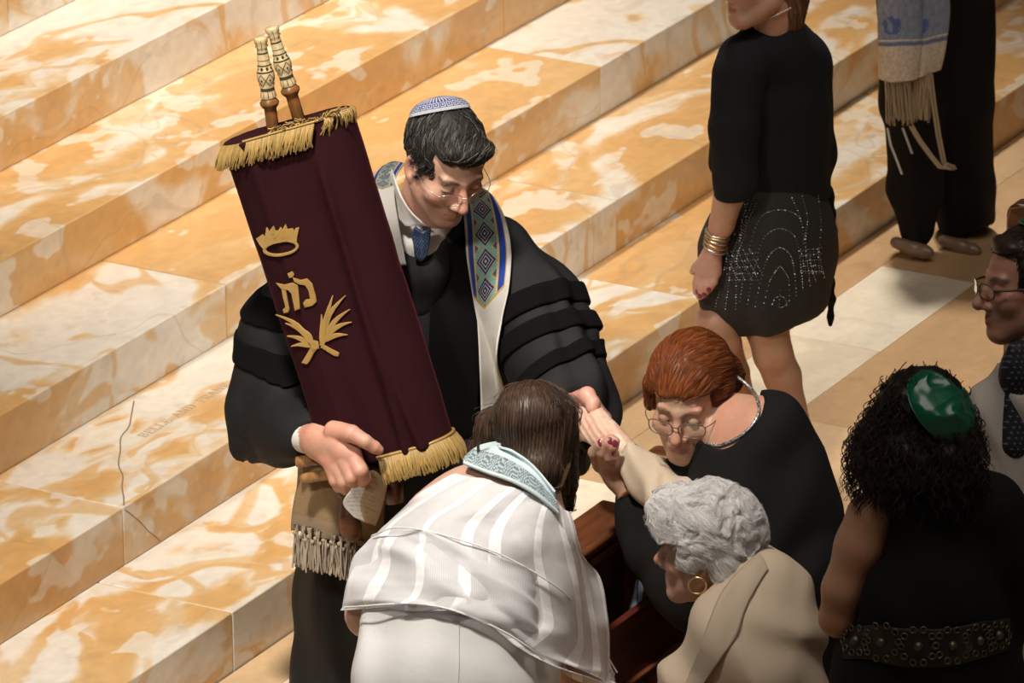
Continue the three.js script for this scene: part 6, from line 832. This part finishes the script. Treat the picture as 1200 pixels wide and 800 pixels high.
// ---------- woman in wide black trousers with a pale blue prayer shawl ----------
const stander = thing('person', 'person in wide black trousers with a pale blue fringed prayer shawl, by the stairs', 'person', V(1.32, 0, -0.80));
{
  const skin = [0.50, 0.29, 0.21], top = 1.0, fr = headFrame(1098, -262, -0.86, 4.2, -30, 22, 0);
  const body = U(0.04, cone(fr.at(0, -6, -2.5), P(1098, -195, -0.86), 5.0 * fr.s, 0.06), limb([1050, -170, -0.86, 22], [1098, -180, -0.86, 28], [1146, -170, -0.86, 22]), limb([1098, -150, -0.86, 28], [1098, -10, -0.87, 28], [1074, 60, -0.84, 22], [1072, 280, -0.77, 13]), limb([1112, 0, -0.9, 26], [1128, 60, -0.91, 22], [1132, 262, -0.96, 13]), limb([1050, -165, -0.84, 18], [1042, -80, -0.78, 15], [1085, -64, -0.68, 11]), limb([1146, -165, -0.88, 18], [1158, -80, -0.84, 15], [1110, -60, -0.70, 11]));
  part(stander, 'body', joinColored([mesh(inFrame(fr, faceShape({ width: 0.95 })), 0.008, { color: skinTone(fr, skin) }), mesh(body, 0.012, { color: skinTone(null, skin) })]), skinMat);
  part(stander, 'hair', mesh(inFrame(fr, cut(0.8, U(2, ell(V(0, 3.6, -1.8), V(8.6, 9.4, 10.6)), cone(V(0, 0, -6), V(0, -10, -6), 7, 4.5)), withBB((x, y, z) => Math.max(y - 5.5, -(z - 3.2)), [0, 0, 0, 0, 0, 0]))), 0.008, { color: (x, y, z) => { const k = 0.6 + noise3(x * 150, y * 40, z * 150); return [0.06 * k, 0.035 * k, 0.022 * k]; } }), hairMat());
  part(stander, 'blouse', mesh(bend(U(0.04, limb([1050, -168, -0.86, 27], [1098, -176, -0.86, 32], [1146, -168, -0.86, 27]), blob(1098, -90, -0.87, 58, 100, 44), limb([1050, -165, -0.84, 22], [1042, -80, -0.78, 19], [1075, -66, -0.70, 15]), limb([1146, -165, -0.88, 22], [1158, -80, -0.84, 19], [1120, -64, -0.73, 15])), (x, y, z) => 0.004 * (fbm(x * 9, y * 9, z * 9, 2) - 0.5)), 0.011), dressBlack, 'black blouse');
  const tr = (...js) => U(0.03, limb(...js));
  let trousers = bend(U(0.03, tr([1075, -30, -0.86, 46], [1120, -30, -0.88, 44]), tr([1072, 0, -0.84, 46], [1070, 120, -0.80, 36], [1070, 220, -0.77, 32], [1075, 268, -0.76, 23]), tr([1126, 0, -0.90, 40], [1128, 120, -0.92, 38], [1130, 220, -0.94, 38], [1132, 250, -0.95, 37])), (x, y, z) => 0.008 * Math.sin(x * 55 + 2 * Math.sin(y * 5)) * sstep(0.95, 0.4, y), 0.02);
  trousers = both(0.006, trousers, below(P(1100, 286, -0.86), V(0.42, -1, 0.45))); part(stander, 'trousers', mesh(trousers, 0.009), dressBlack, 'wide black trousers');
  // shoes
  const shoe = phys([0.22, 0.14, 0.09], 0.4, { clearcoat: 0.3 }); for (const [x, y, z] of [[1070, 292, -0.70], [1126, 290, -0.78]]) part(stander, 'shoe', mesh(U(0.01, limb([x - 20, y - 8, z - 0.02, 7], [x, y - 1, z, 9], [x + 14, y + 3, z + 0.02, 8], [x + 20, y + 4, z + 0.03, 5])), 0.005), shoe, 'tan low shoe');
  // prayer shawl
  const blueTex = texture(256, 512, (u, v, i, j) => { const t = 1 - v; let c = [0.56, 0.62, 0.74]; const n = 0.9 + 0.16 * (noise3(u * 40, v * 60, 1) - 0.5) + 0.08 * (hash3(i, j >> 1, 4) - 0.5); if (t > 0.70) c = [0.86, 0.83, 0.78]; else if (t > 0.645 && t < 0.66) c = [0.88, 0.86, 0.82]; else if (t > 0.672 && t < 0.69) c = [0.42, 0.49, 0.66]; else { const d = Math.hypot((u - 0.35) / 0.16, (t - 0.55) / 0.055); if (d < 1 && noise3(u * 24, v * 30, 7) > 0.3) c = [0.36, 0.45, 0.70]; } return c.map((q) => q * n); }, { clamp: true });
  const sm = std(0xffffff, 0.9, { map: blueTex, side: THREE.DoubleSide });
  part(stander, 'prayer_shawl', sheet([[[1030, -170, -0.72], [1048, -172, -0.68], [1066, -170, -0.70]], [[1030, -60, -0.70], [1052, -60, -0.64], [1076, -60, -0.68]], [[1029, 20, -0.70], [1055, 20, -0.63], [1080, 20, -0.68]], [[1030, 60, -0.69], [1054, 62, -0.62], [1078, 58, -0.67]], [[1030, 90, -0.69], [1050, 97, -0.62], [1074, 90, -0.67]]].map((r) => r.map((q) => P(...q))), 20, 40, 0.006, (u) => 0.010 * Math.sin(u * 9)), sm, 'pale blue prayer shawl with white band');
  part(stander, 'prayer_shawl', sheet([[[1056, -168, -0.76], [1076, -168, -0.72], [1092, -160, -0.74]], [[1062, -40, -0.74], [1085, -40, -0.69], [1106, -40, -0.72]], [[1064, 20, -0.72], [1088, 20, -0.67], [1111, 10, -0.71]], [[1066, 60, -0.71], [1086, 60, -0.66], [1106, 54, -0.70]], [[1064, 88, -0.71], [1082, 90, -0.66], [1100, 80, -0.70]]].map((r) => r.map((q) => P(...q))), 20, 40, 0.006, (u) => 0.008 * Math.sin(u * 8)), sm, 'pale blue prayer shawl with white band');
  const fr2 = [], cc = () => { const g = rr(0.7, 1.1); return [0.46 * g, 0.37 * g, 0.26 * g]; };
  for (let i = 0; i < 60; i++) { const x = mixn(1037, 1066, i / 59), k = rr(-3, 5), l = rr(44, 56); fr2.push({ pts: [0, 0.3, 0.6, 1].map((t) => P(x + k * t + 3 * t, 92 + l * t, -0.65 + 0.01 * Math.sin(i))), r0: 0.0018, c: cc() }); }
  for (let i = 0; i < 40; i++) { const x = mixn(1066, 1090, i / 39), k = rr(-3, 3), l = rr(50, 58); fr2.push({ pts: [0, 0.3, 0.6, 1].map((t) => P(x + k * t, 86 + l * t, -0.68)), r0: 0.0016, c: cc() }); }
  for (let i = 0; i < 14; i++) { const d = rr(-2.5, 2.5), e = rr(-2.5, 2.5); fr2.push({ pts: [[1068, 148], [1078, 165], [1092, 184], [1102, 196], [1112 + e, 195 + e]].map(([x, y]) => P(x + d, y + e * 0.5, -0.64)), r0: 0.0022, c: cc() }); fr2.push({ pts: [[1090, 86], [1094, 120], [1100, 160], [1106, 190], [1116 + d, 197 + e]].map(([x, y]) => P(x + d, y, -0.65)), r0: 0.0022, c: cc() }); }
  for (let i = 0; i < 4; i++) { const d = rr(-1, 1); fr2.push({ pts: [[1040, 150], [1044, 170], [1052, 190], [1057, 204]].map(([x, y]) => P(x + d, y, -0.66)), r0: 0.0017, c: [0.6, 0.58, 0.55] }); fr2.push({ pts: [[1058, 150], [1064, 166], [1069, 180]].map(([x, y]) => P(x + d, y, -0.65)), r0: 0.0017, c: [0.5, 0.48, 0.45] }); }
  const fm = part(stander, 'fringe', threads(fr2, 4), std(0xffffff, 0.9, { vertexColors: true }), 'long tan shawl fringe'); fm.userData.kind = 'stuff';
}
renderer.render(scene, camera);
